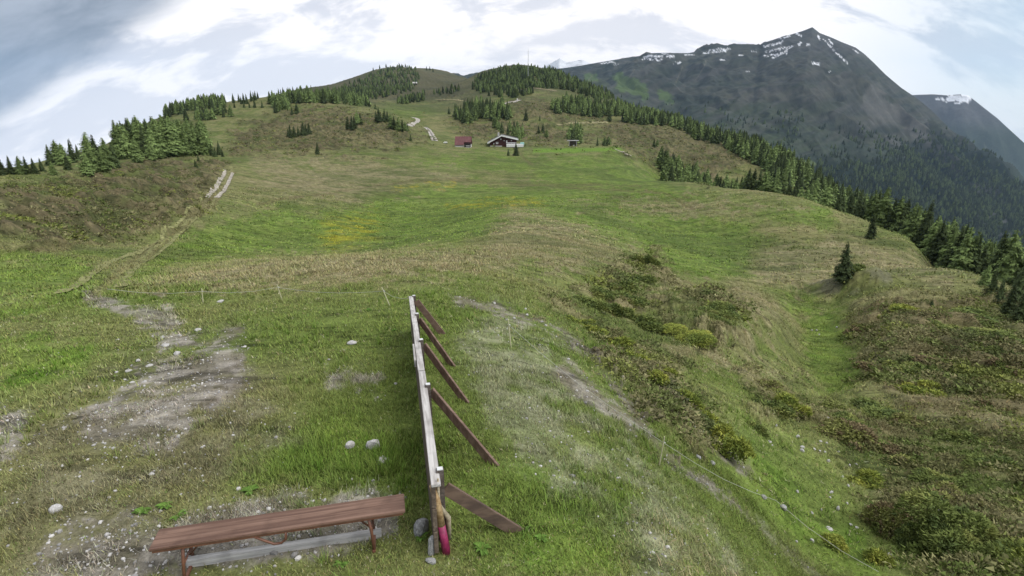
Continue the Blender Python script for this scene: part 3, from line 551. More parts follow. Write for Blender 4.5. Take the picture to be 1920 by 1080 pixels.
lone_lab = iter(['broad bushy spruce growing on the small rocky knob', 'slim dark lone spruce near the brow of the meadow, in front of the forest', 'tiny young spruce alone in the scrub on the right slope'])
named = {(595, 289): 'single little spruce at the top edge of the brown bank', (968, 292): 'taller spruce of the pair in front of the chalet terrace', (953, 292): 'shorter spruce of the pair in front of the chalet terrace', (842, 214): 'slim spruce just left of the round wood above the chalet',
         (986, 226): 'dark lone spruce right of the round wood, taller than its neighbour', (1142, 228): 'solitary dark spruce below the upper forest belt'}
named = {tuple(round(v, 3) for v in at(*k)): l for k, l in named.items()}
for t in [t for t in TREES if t in single]:
    key = (round(t[1], 3), round(t[2], 3), round(t[3], 3))
    if t[6] == 'lone': lb, gr = next(lone_lab), None
    elif key in named: lb, gr = named[key], None
    else: lb, gr = ZL[t[6]][0].format(ADJ[t[0]]), ZL[t[6]][1] + (', larches' if t[0] == Lf else ', spruces')
    tree(t[0], (t[1], t[2], t[3] - .03 * t[4] * .3), t[4], t[5], lb, gr)
# the forest of the big mountain, then everything left over, as one mass
mx, my, mz, mpx, mpy, mt = MX
dn = ss(mpy - np.interp(mpx, [1000, 1350, 1500, 1640, 1760, 1920], [330, 330, 300, 300, 250, 350]), -15, 50) + .16 * ss(mpy - np.interp(mpx, [1000, 1300, 1600, 1900], [160, 185, 200, 260]), 0, 50) * ss(vn(mpx * .05, mpy * .08, 5), .35, .75)
dn = dn * (mt < .97) * (mpx > 1010) * (mpx < 1960) * (mpy < 560); area = np.hypot(mx, my) ** 2; pr = (dn * np.ones_like(mx)).ravel(); pr = pr * (area / area.max()).ravel(); pr /= pr.sum()
pk = rng.choice(mx.size, 16000, p=pr)
far = [('spruce' if rng.random() < .7 else 'larch', mx.ravel()[k] + rng.uniform(-9, 9), my.ravel()[k] + rng.uniform(-9, 9), mz.ravel()[k] - 1.5, rng.uniform(12, 22), 1.15, 'mountain') for k in pk]
Vs, Ts, Ks = [], [], []; off = 0
for t in rest + far:
    d = dist(t); V, T, K = random.choice((CDATA if d < 190 else MID if d < 480 else LOW)[t[0]]); an = random.uniform(0, 6.28); c_, s_ = math.cos(an) * t[4] * t[5], math.sin(an) * t[4] * t[5]
    Vs.append(np.c_[V[:, 0] * c_ - V[:, 1] * s_ + t[1], V[:, 0] * s_ + V[:, 1] * c_ + t[2], V[:, 2] * t[4] + t[3] - .2]); Ts.append(T + off); off += len(V)
    base = np.array(SPR if t[0] == Sp else LAR) * (random.uniform(.42, .8) if t[6] == 'mountain' else random.uniform(.45, .95) if t[6] == 'hill' else random.uniform(.65, 1.3)); Ks.append(K * base)
tag(tris('forest', np.concatenate(Vs), np.concatenate(Ts), mats=[M_mixed], col=np.concatenate(Ks)), kind='stuff')

# ------------------------------------------------------------------ grass and dwarf shrubs
def scatter(n, ra, rb, wfun, side=.93, seed=1):
    g = np.random.default_rng(seed); r = np.exp(g.uniform(math.log(ra), math.log(rb), n * 3)) if rb / ra > 3 else np.sqrt(g.uniform(ra ** 2, rb ** 2, n * 3)); a = g.uniform(-side, side, n * 3)
    x, y = r * np.sin(a), r * np.cos(a); z = zi(x, y); px, py = pix(x, y, z); keep = (px > -60) & (px < 1980) & (py < 1130) & (g.random(n * 3) < wfun(x, y)); x, y, z = x[keep][:n], y[keep][:n], z[keep][:n]; return x, y, z
def blades(x, y, z, col, nb, h, wdt, spread, bend, seed, hv_=.5, cv=.3):
    g = np.random.default_rng(seed); n = len(x); X = np.repeat(x, nb); Y = np.repeat(y, nb); Zz = np.repeat(z, nb); hh_ = np.repeat(h * np.ones(n), nb) * g.uniform(1 - hv_, 1 + hv_, n * nb); an = g.uniform(0, 6.283, n * nb)
    rr = np.repeat(spread * np.ones(n), nb) * np.sqrt(g.random(n * nb)); p = np.c_[X + rr * np.cos(an * 1.7), Y + rr * np.sin(an * 1.7), Zz - .01]
    w_ = np.repeat(wdt * np.ones(n), nb)[:, None]; sd = np.c_[np.cos(an), np.sin(an), 0 * an] * w_ / 2; b_ = g.uniform(.2, 1, n * nb) * bend; out_ = np.c_[-np.sin(an) * b_, np.cos(an) * b_, np.sqrt(np.clip(1 - (b_ * .7) ** 2, .1, 1))] * hh_[:, None]
    V = np.stack([p - sd, p + sd, p + out_], 1).reshape(-1, 3); c = np.repeat(col, nb, 0) * g.uniform(1 - cv, 1 + cv, (n * nb, 1)) * g.uniform(.92, 1.08, (n * nb, 3)); return V, np.repeat(c, 3, 0)
M_grass = plant_mat('grass_blades', (1.45, 1.45, 1.4), 0); M_heath = plant_mat('dwarf_shrub_leaves', (1.45, 1.45, 1.45), 0)
def gcol(x, y): return grid_at(GC, x, y)
def wgr(x, y): return np.clip((1 - .45 * grid_at(GREY, x, y) - .35 * grid_at(WORN, x, y)) * (.55 + .45 * ss(vn(x * .8, y * .8, 92), .25, .6)) - .85 * grid_at(GRAV, x, y) * ss(vn(x * 1.3, y * 1.3, 8), .2, .5) - .9 * grid_at(DIRT, x, y), .05, 1)
P = []
x, y, z = scatter(34000, 3.2, 9, wgr, .95, 5); P.append(blades(x, y, z, gcol(x, y), 5, .032 + .05 * vn(x / .5, y / .5, 3) ** 1.5 * (1 + .9 * grid_at(LUSH, x, y)), .010, .06, 1.25, 6, .6, .6))
x, y, z = scatter(42000, 8.5, 22, wgr, .93, 7); P.append(blades(x, y, z, gcol(x, y), 4, .045 + .06 * vn(x, y, 3) ** 1.4, .017, .12, 1.25, 8, .6, .6))
x, y, z = scatter(42000, 20, 60, wgr, .9, 9); P.append(blades(x, y, z, gcol(x, y), 4, .07 + .09 * vn(x / 2, y / 2, 3), .05, .28, 1.3, 10, .5, .36))
x, y, z = scatter(30000, 58, 130, lambda x, y: .3 + 0 * x, .9, 11); P.append(blades(x, y, z, gcol(x, y) * 1.2, 3, .10 + .12 * vn(x / 4, y / 4, 3), .16, .5, 1.3, 12))
# straw among the dry patches, tall stalks at the foot of the fence
for n_, ra, rb, sz, sd_ in ((16000, 3.2, 11, .030, 15), (12000, 10, 24, .055, 17)):
    x, y, z = scatter(n_, ra, rb, wgr, .95, sd_); pal = np.array([(.10, .17, .035), (.16, .20, .05), (.24, .23, .09), (.32, .30, .20), (.07, .11, .03), (.20, .16, .09)]); P.append(blades(x, y, z, pal[rng.integers(0, 6, len(x))] * .7 + gcol(x, y) * .3, 3, sz, sz * .55, sz * .8, 1.5, sd_ + 1, .5, .25))
x, y, z = scatter(2600, 3.2, 20, lambda x, y: wgr(x, y) * ss(vn(x / 1.1, y / 1.1, 91), .45, .75), .95, 19); P.append(blades(x, y, z, gcol(x, y) * np.array([[.85, 1.0, .75]]), 14, .12, .009 + .0005 * np.hypot(x, y), .05, .9, 20, .5, .4))
x, y, z = scatter(5000, 4, 30, lambda x, y: grid_at(DRY, x, y) * .9, .9, 13); P.append(blades(x, y, z, np.tile([[.29, .25, .15]], (len(x), 1)), 3, .075, .008 + .0006 * np.hypot(x, y), .07, 1.35, 14))
V = np.concatenate([p[0] for p in P]); K = np.concatenate([p[1] for p in P])
tag(tris('grass', V, np.arange(len(V)).reshape(-1, 3), mats=[M_grass], col=K), kind='stuff')
# heath: low cushions built of many small leaves
P = []
def cushions(n, ra, rb, wf, sz, nb, lw, seed):
    x, y, z = scatter(n, ra, rb, wf, .9, seed); g = np.random.default_rng(seed + 1); n = len(x); r = sz * g.uniform(.5, 1.5, n); an = g.uniform(0, 6.283, (n, nb)); el = np.arcsin(g.uniform(.05, 1, (n, nb)))
    d = np.stack([np.cos(an) * np.cos(el), np.sin(an) * np.cos(el), np.sin(el) * .55], -1); p = np.stack([x, y, z - .03], -1)[:, None] + d * r[:, None, None] * g.uniform(.75, 1.1, (n, nb, 1)); w_ = (lw * r)[:, None, None] * g.uniform(.6, 1.4, (n, nb, 1))
    t1 = g.normal(0, 1, (n, nb, 3)); t1 /= np.linalg.norm(t1, axis=-1, keepdims=True); tri = np.stack([p + np.cross(t1, d) * w_, p - np.cross(t1, d) * w_, p + (d + .5 * t1) * w_ * 1.8], 2)
    pal = np.array([(.060, .08, .026), (.105, .098, .045), (.085, .115, .03), (.165, .155, .075), (.12, .145, .035), (.16, .185, .04)]); pk_ = np.clip((fbm(x / 1.8, y / 1.8, 2, 79) * 1.5 - .25) * len(pal), 0, len(pal) - 1).astype(int); bc = pal[pk_] * .72 + gcol(x, y) * .25
    c = bc[:, None] * g.uniform(.65, 1.4, (n, nb, 1)); return tri.reshape(-1, 3), np.repeat(c.reshape(-1, 3), 3, 0)
P.append(cushions(2600, 9, 32, lambda x, y: grid_at(SCRUB, x, y) * ss(vn(x / 1.6, y / 1.6, 77), .25, .6), .26, 110, .11, 21)); P.append(cushions(5200, 28, 95, lambda x, y: grid_at(SCRUB, x, y) * ss(vn(x / 2.5, y / 2.5, 78), .2, .6), .44, 56, .14, 23))
P.append(cushions(9000, 60, 210, lambda x, y: grid_at(HEATH, x, y) * ss(vn(x / 3, y / 3, 79), .3, .6), .5, 30, .20, 25)); P.append(cushions(4500, 200, 480, lambda x, y: grid_at(HEATH, x, y) * .6, .8, 16, .32, 27))
V = np.concatenate([p[0] for p in P]); K = np.concatenate([p[1] for p in P])
tag(tris('heath', V, np.arange(len(V)).reshape(-1, 3), mats=[M_heath], col=K), kind='stuff')

# ------------------------------------------------------------------ materials of built things
def wood(name, c1, c2, scale=(1.2, 26, 26), rough=.8, knots=True, bump=.002):
    m = bpy.data.materials.new(name); m.use_nodes = True; t = m.node_tree; b = t.nodes['Principled BSDF']; b.inputs['Roughness'].default_value = rough; b.inputs['Specular IOR Level'].default_value = .25
    tc_ = N(t, 'ShaderNodeTexCoord'); mp = N(t, 'ShaderNodeMapping'); mp.inputs[3].default_value = scale; t.links.new(tc_.outputs['Object'], mp.inputs[0])
    n = N(t, 'ShaderNodeTexNoise', i_Scale=1.0, i_Detail=6.0, i_Roughness=.65, i_Distortion=.4); t.links.new(mp.outputs[0], n.inputs[0]); n2_ = N(t, 'ShaderNodeTexNoise', i_Scale=5.0, i_Detail=4.0); t.links.new(tc_.outputs['Object'], n2_.inputs[0])
    f = sstep(t, n.outputs[0], .35, .68); c = mix_rgb(t, f, c1, c2); c = mix_rgb(t, math_n(t, 'MULTIPLY', sstep(t, n2_.outputs[0], .5, .75), .5), c, tuple(v * .55 for v in c1)); t.links.new(c, b.inputs['Base Color'])
    bp = N(t, 'ShaderNodeBump', i_Strength=.7, i_Distance=bump); t.links.new(n.outputs[0], bp.inputs['Height']); t.links.new(bp.outputs[0], b.inputs['Normal']); return m
def plain(name, c, rough=.7, metal=0.0, var=.3, sc_=6.0):
    m = bpy.data.materials.new(name); m.use_nodes = True; t = m.node_tree; b = t.nodes['Principled BSDF']; b.inputs['Roughness'].default_value = rough; b.inputs['Metallic'].default_value = metal
    tc_ = N(t, 'ShaderNodeTexCoord'); n = N(t, 'ShaderNodeTexNoise', i_Scale=sc_, i_Detail=5.0, i_Roughness=.65); t.links.new(tc_.outputs['Object'], n.inputs[0])
    t.links.new(mix_rgb(t, sstep(t, n.outputs[0], .3, .7), tuple(v * (1 - var) for v in c), tuple(min(v * (1 + var), .95) for v in c)), b.inputs['Base Color'])
    bp = N(t, 'ShaderNodeBump', i_Strength=.5, i_Distance=.01); t.links.new(n.outputs[0], bp.inputs['Height']); t.links.new(bp.outputs[0], b.inputs['Normal']); return m
W_seat = wood('varnished_bench_wood', (.115, .064, .045), (.245, .152, .110), (1.0, 34, 34), .5); M_steel = plain('brown_painted_steel', (.17, .075, .045), .5)
W_pale = wood('weathered_pale_wood', (.34, .32, .30), (.62, .60, .57)); W_board = wood('grey_brown_boards', (.10, .075, .055), (.21, .165, .125)); W_red = wood('reddish_brace_wood', (.14, .09, .068), (.25, .175, .135), (26, 1.6, 7)); W_near = wood('dark_brown_brace_wood', (.10, .07, .055), (.21, .145, .105), (26, 1.6, 7)); W_dark = wood('dark_grey_wood', (.085, .07, .06), (.18, .15, .13))  # near brace is a darker brown than the other braces
W_grey = wood('grey_beam_wood', (.33, .325, .31), (.58, .57, .55)); W_log = wood('peeled_log_wood', (.24, .15, .07), (.50, .36, .19)); W_cut = wood('fresh_cut_wood', (.5, .34, .2), (.66, .47, .3)); M_pink = plain('crimson_paint', (.27, .022, .085), .5, 0, .25, 20); W_branch = wood('bare_branch_wood', (.30, .25, .17), (.52, .45, .32))
M_stone = plain('pale_stone', (.46, .45, .43), .9, 0, .35, 14); M_stone2 = plain('grey_stone', (.30, .30, .29), .9, 0, .45, 9); M_white = plain('white_paint', (.72, .72, .70), .6, 0, .12, 3)
M_cap = plain('white_post_cap', (.66, .67, .66), .5, 0, .1)
def ray_at(px, py, r):
    a, e = ray(px, py); a, e = float(a), float(e); return Vector((r * math.sin(a), r * math.cos(a), r * e))
def on_plane(px, py, z): a, e = ray(px, py); return ray_at(px, py, z / float(e))

# ------------------------------------------------------------------ the plank fence
G0 = at(822, 1046); Hf = 0.80; T0 = ray_at(803, 915, math.hypot(G0.x, G0.y)); Hf = T0.z - G0.z
best = None
for r in np.linspace(7, 14, 400):
    p = ray_at(770, 556, r); g = on(p.x, p.y)
    if best is None or abs(p.z - g.z - Hf) < best[0]: best = (abs(p.z - g.z - Hf), g)
G1 = best[1]
fence = empty('plank_fence', G0, math.atan2(G1.y - G0.y, G1.x - G0.x)); tag(fence, 'low plank fence with a pale top rail and slanting brown braces', 'fence')
fdir = Vector((G1.x - G0.x, G1.y - G0.y, 0)).normalized(); frt = Vector((fdir.y, -fdir.x, 0)); RI = Matrix.Rotation(-math.atan2(fdir.y, fdir.x), 3, 'Z'); LX, LY = Vector((1, 0, 0)), Vector((0, -1, 0))
def fp(t, dx=0.0, dz=0.0):
    x, y = G0.x + (G1.x - G0.x) * t, G0.y + (G1.y - G0.y) * t; g = zsm(t); return RI @ (Vector((x, y, g + dz)) + frt * dx - G0)
zs_ = [on(G0.x + (G1.x - G0.x) * t, G0.y + (G1.y - G0.y) * t).z for t in np.linspace(0, 1, 9)]; zpoly = np.polyfit(np.linspace(0, 1, 9), zs_, 2)
def zsm(t): return float(np.polyval(zpoly, t))
PT = [.03, .29, .53, .75, .985]
cuts = [0, .36, .68, 1.0]
for k, (a, b) in enumerate(zip(cuts, cuts[1:])):
    bm = bmesh.new(); beam(bm, fp(a + .002, .012 - .004 * k, Hf + .002), fp(b - .002, .012 - .004 * k, Hf + .002), .085, .03, (0, 0, 1), .004); obj('top_rail', bm, W_pale, fence)
    for j in range(3):
        hb = (Hf - .05) / 3; bm = bmesh.new(); beam(bm, fp(a + .003 + .002 * j, -.012, .03 + hb * (j + .5)), fp(b - .003, -.012, .03 + hb * (j + .5) + random.uniform(-.008, .008)), .042, hb - .012, (0, 0, 1), .004); obj('board', bm, W_board, fence)
bm = bmesh.new(); beam(bm, fp(.42, -.055, Hf - .045), fp(.52, -.055, Hf - .05), .025, .10, (0, 0, 1), .003); obj('patch_board', bm, W_pale, fence)
for k, t in enumerate(PT):
    bm = bmesh.new(); beam(bm, fp(t, .062, -.15), fp(t, .062, Hf + .035), .06, .07, LY, .004); p = obj('post', bm, W_dark, fence)
    bm = bmesh.new(); box(bm, fp(t, .062, Hf + .041), (.05, .055, .010), None, .003); obj('cap', bm, M_cap, p)
for k, (t, px, py, h, m) in enumerate([(.03, 968, 996, .62, W_near), (.29, 926, 872, .74, W_red), (.53, 872, 753, .74, W_red), (.74, 848, 686, .74, W_red), (.97, 829, 626, .74, W_red)]):
    e_ = RI @ (at(px, py) - G0); a = fp(t, .10, Hf * h / .8); e_ = e_ + (e_ - a).normalized() * .05; bm = bmesh.new(); beam(bm, a, e_, .032, .125, (0, 0, 1), .004); o = obj('brace', bm, m, fence)
    if k == 0: o['label'] = 'dark brown brace at the near end of the fence'
# poles leaning at the near end
def leaning(name, pts, rads, mat, label, cat, n=10):
    e = empty(name, pts[0]); bm = bmesh.new(); tube(bm, [Vector(p) - Vector(pts[0]) for p in pts], rads, n, .07); obj('shaft', bm, mat, e, True); return tag(e, label, cat)
rn = math.hypot(G0.x, G0.y)
A = at(838, 1036); B = ray_at(812, 911, rn + .10); mid = A.lerp(B, .42)
lg = leaning('wooden_pole', [mid, mid.lerp(B, .5) + Vector((.006, 0, 0)), B], [.036, .035, .037], W_log, 'peeled round pole with a crimson painted lower half leaning at the fence end', 'pole')
bm = bmesh.new(); tube(bm, [A - mid - Vector((0, 0, .03)), (0, 0, 0)], [.040, .037], 10, .03); obj('painted_end', bm, M_pink, lg, True); bm = bmesh.new(); d_ = (B - mid).normalized(); tube(bm, [B - mid, B - mid + d_ * .006], [.035, .034], 10); obj('cut_face', bm, W_cut, lg)
A = at(842, 1012); B = ray_at(821, 898, rn + .05); leaning('bare_branch', [A - Vector((0, 0, .02)), A.lerp(B, .35) + Vector((.03, 0, .02)), A.lerp(B, .6) + Vector((-.035, 0, 0)), B], [.022, .026, .018, .010], W_branch, 'crooked bare branch leaning beside the crimson painted pole', 'branch', 7)

# ------------------------------------------------------------------ bench
zg = at(480, 1040).z; FL, FR = on_plane(277, 1030, zg + .41), on_plane(760, 960, zg + .39); bd = (FR - FL); L = bd.length; bd.normalize(); bx = Vector((bd.x, bd.y, 0)).normalized(); by = Vector((-bx.y, bx.x, 0))
ctr = (FL + FR) / 2 + by * .13; bench = empty('beer_bench', (ctr.x, ctr.y, on(ctr.x, ctr.y).z), math.atan2(bx.y, bx.x)); tag(bench, 'long backless bench with a brown wooden seat plank and folding steel legs', 'bench')
Z0 = bench.location.z; hs_ = (FL.z + FR.z) / 2 - Z0; tilt = (FR.z - FL.z)
bm = bmesh.new()
beam(bm, (-L / 2, 0, hs_ - .0125), (L / 2, 0, hs_ - .0125), .26, .026, (0, 0, 1), .006)
obj('seat', bm, W_seat, bench)
bm = bmesh.new(); [beam(bm, (-L / 2 + .02, s * .11, hs_ - .036), (L / 2 - .02, s * .11, hs_ - .036), .02, .022) for s in (-1, 1)]; obj('seat_rail', bm, M_steel, bench)
for s in (-1, 1):
    x = s * (L / 2 - (.34 if s > 0 else .25)); bm = bmesh.new(); f0 = -hs_ + hs_
    for q in (-1, 1): tube(bm, [(x, q * .09, hs_ - .03), (x + s * .02, q * .10, hs_ * .5), (x + s * .03, q * .13, .02)], .014, 8)
    tube(bm, [(x + s * .022, -.105, hs_ * .42), (x + s * .022, .105, hs_ * .42)], .010, 6); leg = obj('leg_frame', bm, M_steel, bench, True)
    bm = bmesh.new(); box(bm, (x + s * .03, 0, .014), (.03, .31, .024), None, .004); obj('foot_bar', bm, M_steel, leg)
    bm = bmesh.new(); tube(bm, [(x, 0, hs_ * .45), (x - s * .10, 0, hs_ * .72), (x - s * .26, 0, hs_ - .04)], .009, 6); obj('strut', bm, M_steel, bench, True)
bm = bmesh.new(); tube(bm, [(x_ - .08, -.11, hs_ - z_) for x_, z_ in ((-.17, .04), (-.09, .10), (-.01, .155), (.05, .155), (.09, .12), (.10, .04))], .012, 8); obj('handle', bm, M_steel, bench, True)
A, B = at(352, 1062), at(716, 1006); bmv = empty('wooden_beam', ((A + B) / 2), math.atan2((B - A).y, (B - A).x)); tag(bmv, 'squared grey weathered beam lying on the gravel under the bench', 'beam')
bm = bmesh.new(); Lb = (B - A).length; zA, zB = A.z - bmv.location.z, B.z - bmv.location.z; beam(bm, (-Lb / 2, 0, zA + .045), (Lb / 2, 0, zB + .045), .07, .08, (0, 0, 1), .008); obj('timber', bm, W_grey, bmv)

# ------------------------------------------------------------------ stakes and wire of the pasture fence
M_stake = plain('pale_stake', (.55, .52, .34), .6, 0, .1); M_wire = plain('white_cord', (.40, .41, .34), .7, 0, .1)
tops = []
for (tx, ty, bx_, by_), lb in zip([(378, 541, 381, 568), (519, 533, 529, 562), (716, 539, 731, 574), (953, 599, 958, 651), (1246, 819, 1236, 873)],
        ['yellowish thin stake left of the flat white stone, leftmost of the pasture stakes', 'thin pale stake midway between the leftmost stake and the plank fence', 'leaning thin stake just left of the far end of the plank fence', 'upright thin stake right of the braces on the grassy bank', 'pale stake beside the wire above the eroded dirt path']):
    g = at(bx_, by_); f = g.y * cp_ - g.z * sp_; h = (by_ - ty) * f / F * 1.12; t = ray_at(tx, ty, math.hypot(g.x, g.y)); e = empty('fence_stake', g); tag(e, lb, 'stake', 'thin pasture fence stakes')
    d_ = t - g; w_ = .006 + .0006 * f; bm = bmesh.new(); tube(bm, [-.05 * d_, .5 * d_, d_], [w_, w_ * .9, w_ * .8], 6); obj('rod', bm, M_stake, e); bm = bmesh.new(); tube(bm, [d_ * .78, d_ * .80 + Vector((w_ * 2.4, 0, 0)), d_ * .83], w_ * .55, 5); obj('insulator', bm, M_cap, e); tops.append(g + d_ * .8)
def strand(pts, name, label):
    bm = bmesh.new(); q = []
    for a, b in zip(pts, pts[1:]):
        n = max(3, int((b - a).length / .8))
        for k in range(n):
            t = k / n; p = a.lerp(b, t) - Vector((0, 0, .10 * math.sin(math.pi * t))); g = on(p.x, p.y); p.z = max(p.z, g.z + .12); q.append(p)
    q.append(pts[-1]); tube(bm, q, [.0014 + .00020 * p.length for p in q], 4); o = obj(name, bm, M_wire); return tag(o, label, 'wire')
far_post = RI.transposed() @ fp(.985, .062, Hf) + G0
strand([at(205, 560) + Vector((0, 0, .3))] + tops[:3] + [far_post], 'fence_wire', 'thin pale wire strung between the stakes left of the plank fence')
s6 = at(1450, 965) + Vector((0, 0, .30)); s7 = at(1640, 1100) + Vector((0, 0, .3)); strand([tops[3], tops[4], s6, s7], 'fence_wire', 'thin pale wire running down beside the dirt path on the right')

# ------------------------------------------------------------------ stones
def stone_mesh(seed, n=2):
    g = random.Random(seed); bm = bmesh.new(); bmesh.ops.create_icosphere(bm, subdivisions=n, radius=.5); pl = [(Vector((g.gauss(0, 1), g.gauss(0, 1), g.gauss(0, 1))).normalized(), g.uniform(.28, .44)) for _ in range(9)]
    for v in bm.verts:
        for nrm, d in pl:
            s = v.co.dot(nrm)
            if s > d: v.co -= nrm * (s - d) * .9
        v.co *= 1 + g.uniform(-.03, .03)
    m = bpy.data.meshes.new('stone'); bm.to_mesh(m); bm.free(); return m
SM = [stone_mesh(k) for k in range(6)]; SMP = []
for mt in (M_stone, M_stone2):
    for m in SM: c = m.copy(); c.materials.append(mt); SMP.append(c)
def stone(px, py, wpx, hpx, label, group=None, grey=False, sink=.25, name='stone', rz=None):
    g = at(px, py + hpx * .4); f = g.y * cp_ - g.z * sp_; w_ = wpx * f / F; h = hpx * f / F * 1.15; o = bpy.data.objects.new(name, random.choice(SMP[6:] if grey else SMP[:6])); C.objects.link(o)
    o.scale = (w_ * 1.15, w_ * random.uniform(.8, 1.1), max(h, w_ * .35) * 1.25); o.location = g + Vector((0, 0, h * (.5 - sink))); o.rotation_euler = (random.uniform(-.2, .2), random.uniform(-.2, .2), random.uniform(0, 6.28) if rz is None else rz); return tag(o, label, 'stone', group)
stone(700, 832, 24, 21, 'larger pale boulder in the grass left of the fence', name='boulder', rz=.3); stone(657, 833, 17, 12, 'smaller pale stone just left of the larger boulder'); stone(717, 862, 30, 5, 'flat pale stone lying in the grass below the larger boulder')
stone(790, 984, 30, 32, 'knobbly grey boulder between the bench end and the fence', grey=True, name='boulder', rz=1.0); stone(810, 1022, 15, 40, 'upright grey stone slab wedged against the fence end', grey=True, sink=.1, rz=.2); stone(808, 1050, 20, 9, 'flat grey stone at the foot of the upright slab', grey=True)
stone(105, 953, 20, 14, 'wedge shaped pale stone alone in the grass at far left'); stone(414, 565, 13, 5, 'flat white stone between the two leftmost stakes'); stone(742, 719, 6, 4, 'tiny white stone just left of the middle of the fence'); stone(660, 642, 18, 5, 'flat pale stone in the grass left of the far fence half')
stone(698, 1000, 9, 5, 'small grey stone beside the right leg of the bench', grey=True)
for x, y, w_, h in [(1220,607,50,14),(1240,668,70,14),(1328,726,62,26),(1040,783,40,20),(1120,820,50,11),(965,860,46,10),(875,870,24,14),(992,945,36,14),(1480,555,60,12),(1350,595,34,16),(1265,882,24,10),(1127,908,26,10),(1090,940,30,12),(935,925,24,10),(440,727,14,8),(880,628,30,9)]:
    stone(x / 4, 480 + y / 4, w_ / 4, h / 4, 'white stone beside the gravelly patch left of the fence', 'white stones by the gravel patch')
for x, y, w_, h in [(645,293,24,18),(672,355,26,16),(670,372,24,16),(740,365,18,12),(770,375,16,12),(775,322,16,10),(808,330,18,12),(527,233,14,12),(812,165,12,9),(817,188,14,9),(502,343,14,9),(490,323,26,7),(937,455,14,22),(975,450,16,9),(897,521,18,14),(1012,500,20,14),(930,570,14,20),(835,608,24,13),(828,637,16,11),(645,602,18,15),
                    (418,601,11,11),(780,706,11,13),(872,697,22,28),(925,670,18,12),(727,724,16,16),(825,812,42,9),(945,790,20,11),(727,877,22,18),(640,885,16,11),(1170,955,30,14),(1110,750,16,13),(1080,720,14,9),(875,378,14,14),(818,430,20,20),(980,805,24,9),(800,380,14,10)]:
    stone(1280 + x / 3, 720 + y / 3, w_ / 3, h / 3, 'small white stone on the green slope among the junipers at lower right', 'white stones on the right slope')
stone(1432, 931, 10, 9, 'round grey stone beside the eroded path on the right', grey=True); stone(1468, 950, 16, 9, 'broken grey stone right of the round one beside the path', grey=True); stone(1308, 856, 14, 6, 'flat grey stone at the edge of the big yellow green juniper', grey=True); stone(1335, 868, 14, 6, 'long grey stone by the path below the big juniper', grey=True); stone(1782, 925, 8, 7, 'lone white stone beside the dark juniper at far right'); stone(1760, 958, 8, 6, 'white stone below the lone white one at far right')
stone(1172, 688, 14, 6, 'grey stone on the bank above the eroded path', grey=True)
for x, y in ((927,568),(985,579),(964,596),(988,590),(1016,603),(1066,673),(1023,610)): stone(x, y, 6, 3.5, 'small pale stone on the dirt path beyond the fence', 'small stones on the dirt path')
for x, y in ((1522,619),(1531,619),(1536,627),(1569,613)): stone(x, y, 4, 3, 'little white stone on the green floor of the hollow', 'white stones in the green hollow')
# loose gravel, uncountable
x, y, z = scatter(9500, 3.4, 16, lambda x, y: np.clip(grid_at(GRAV, x, y) * .9 + grid_at(DIRT, x, y) * .5 + grid_at(GREY, x, y) * .22 + grid_at(WORN, x, y) * .2, .0, 1), .95, 61)
ico = bmesh.new(); bmesh.ops.create_icosphere(ico, subdivisions=1, radius=.5); iv = np.array([v.co for v in ico.verts]); it = np.array([[v.index for v in f.verts] for f in ico.faces]); ico.free()
n = len(x); s_ = rng.gamma(1.6, .008, n) + .006; vv = iv[None] * (s_[:, None, None] * rng.uniform(.6, 1.3, (n, 1, 3))) * rng.uniform(.8, 1.2, (n, len(iv), 1)) + np.c_[x, y, z + s_ * .12][:, None]
tag(tris('gravel', vv.reshape(-1, 3), (it[None] + (np.arange(n) * len(iv))[:, None, None]).reshape(-1, 3), mats=[M_mixed], col=np.repeat(rng.uniform(.2, .62, (n, 1)) * np.array([[1, .97, .93]]), len(iv), 0)), kind='stuff')

# ------------------------------------------------------------------ juniper cushions and weeds
def cushion_mesh(seed, nb, pal, lw=.05, flat=.46):
    """a spreading, ragged shrub: many small leaf sprays over several low lobes that run into one another"""
    g = np.random.default_rng(seed); nl = 9; cen = g.normal(0, .20, (nl, 2)); lr_ = g.uniform(.10, .26, nl); lh = lr_ * g.uniform(.7, 1.5, nl) * flat * 2; wl_ = lr_ ** 2 / (lr_ ** 2).sum(); li = g.choice(nl, nb, p=wl_)
    an = g.uniform(0, 6.283, nb); rad = np.sqrt(g.uniform(0, 1, nb)) * (.8 + .45 * fbm(np.cos(an) * 2 + seed, np.sin(an) * 2 + li, 2, seed)); hgt = np.sqrt(np.clip(1 - rad ** 2, 0, 1)) * lh[li] * g.uniform(.4, 1.15, nb)
    p = np.c_[cen[li, 0] + np.cos(an) * rad * lr_[li], cen[li, 1] + np.sin(an) * rad * lr_[li], hgt - .02]; d = np.c_[np.cos(an) * rad * .9, np.sin(an) * rad * .9, .45 + 0 * an] + g.normal(0, .45, (nb, 3)); d /= np.linalg.norm(d, axis=1, keepdims=True); sd = np.cross(d, g.normal(0, 1, (nb, 3))); sd /= np.linalg.norm(sd, axis=1, keepdims=True); q = (lw * g.uniform(.5, 1.6, nb))[:, None]
    tri = np.stack([p - sd * q * .45, p + sd * q * .45, p + d * q * 2.0], 1); pal = np.array(pal); c = pal[np.clip((fbm(p[:, 0] * 5 + seed, p[:, 1] * 5, 2, seed) * 1.3 * len(pal) - .15 * len(pal)).astype(int), 0, len(pal) - 1)] * g.uniform(.65, 1.4, (nb, 1))
    o = tris('juniper_foliage', tri.reshape(-1, 3), np.arange(nb * 3).reshape(-1, 3), mats=[M_heath], col=np.repeat(c, 3, 0)); m = o.data; bpy.data.objects.remove(o); return m
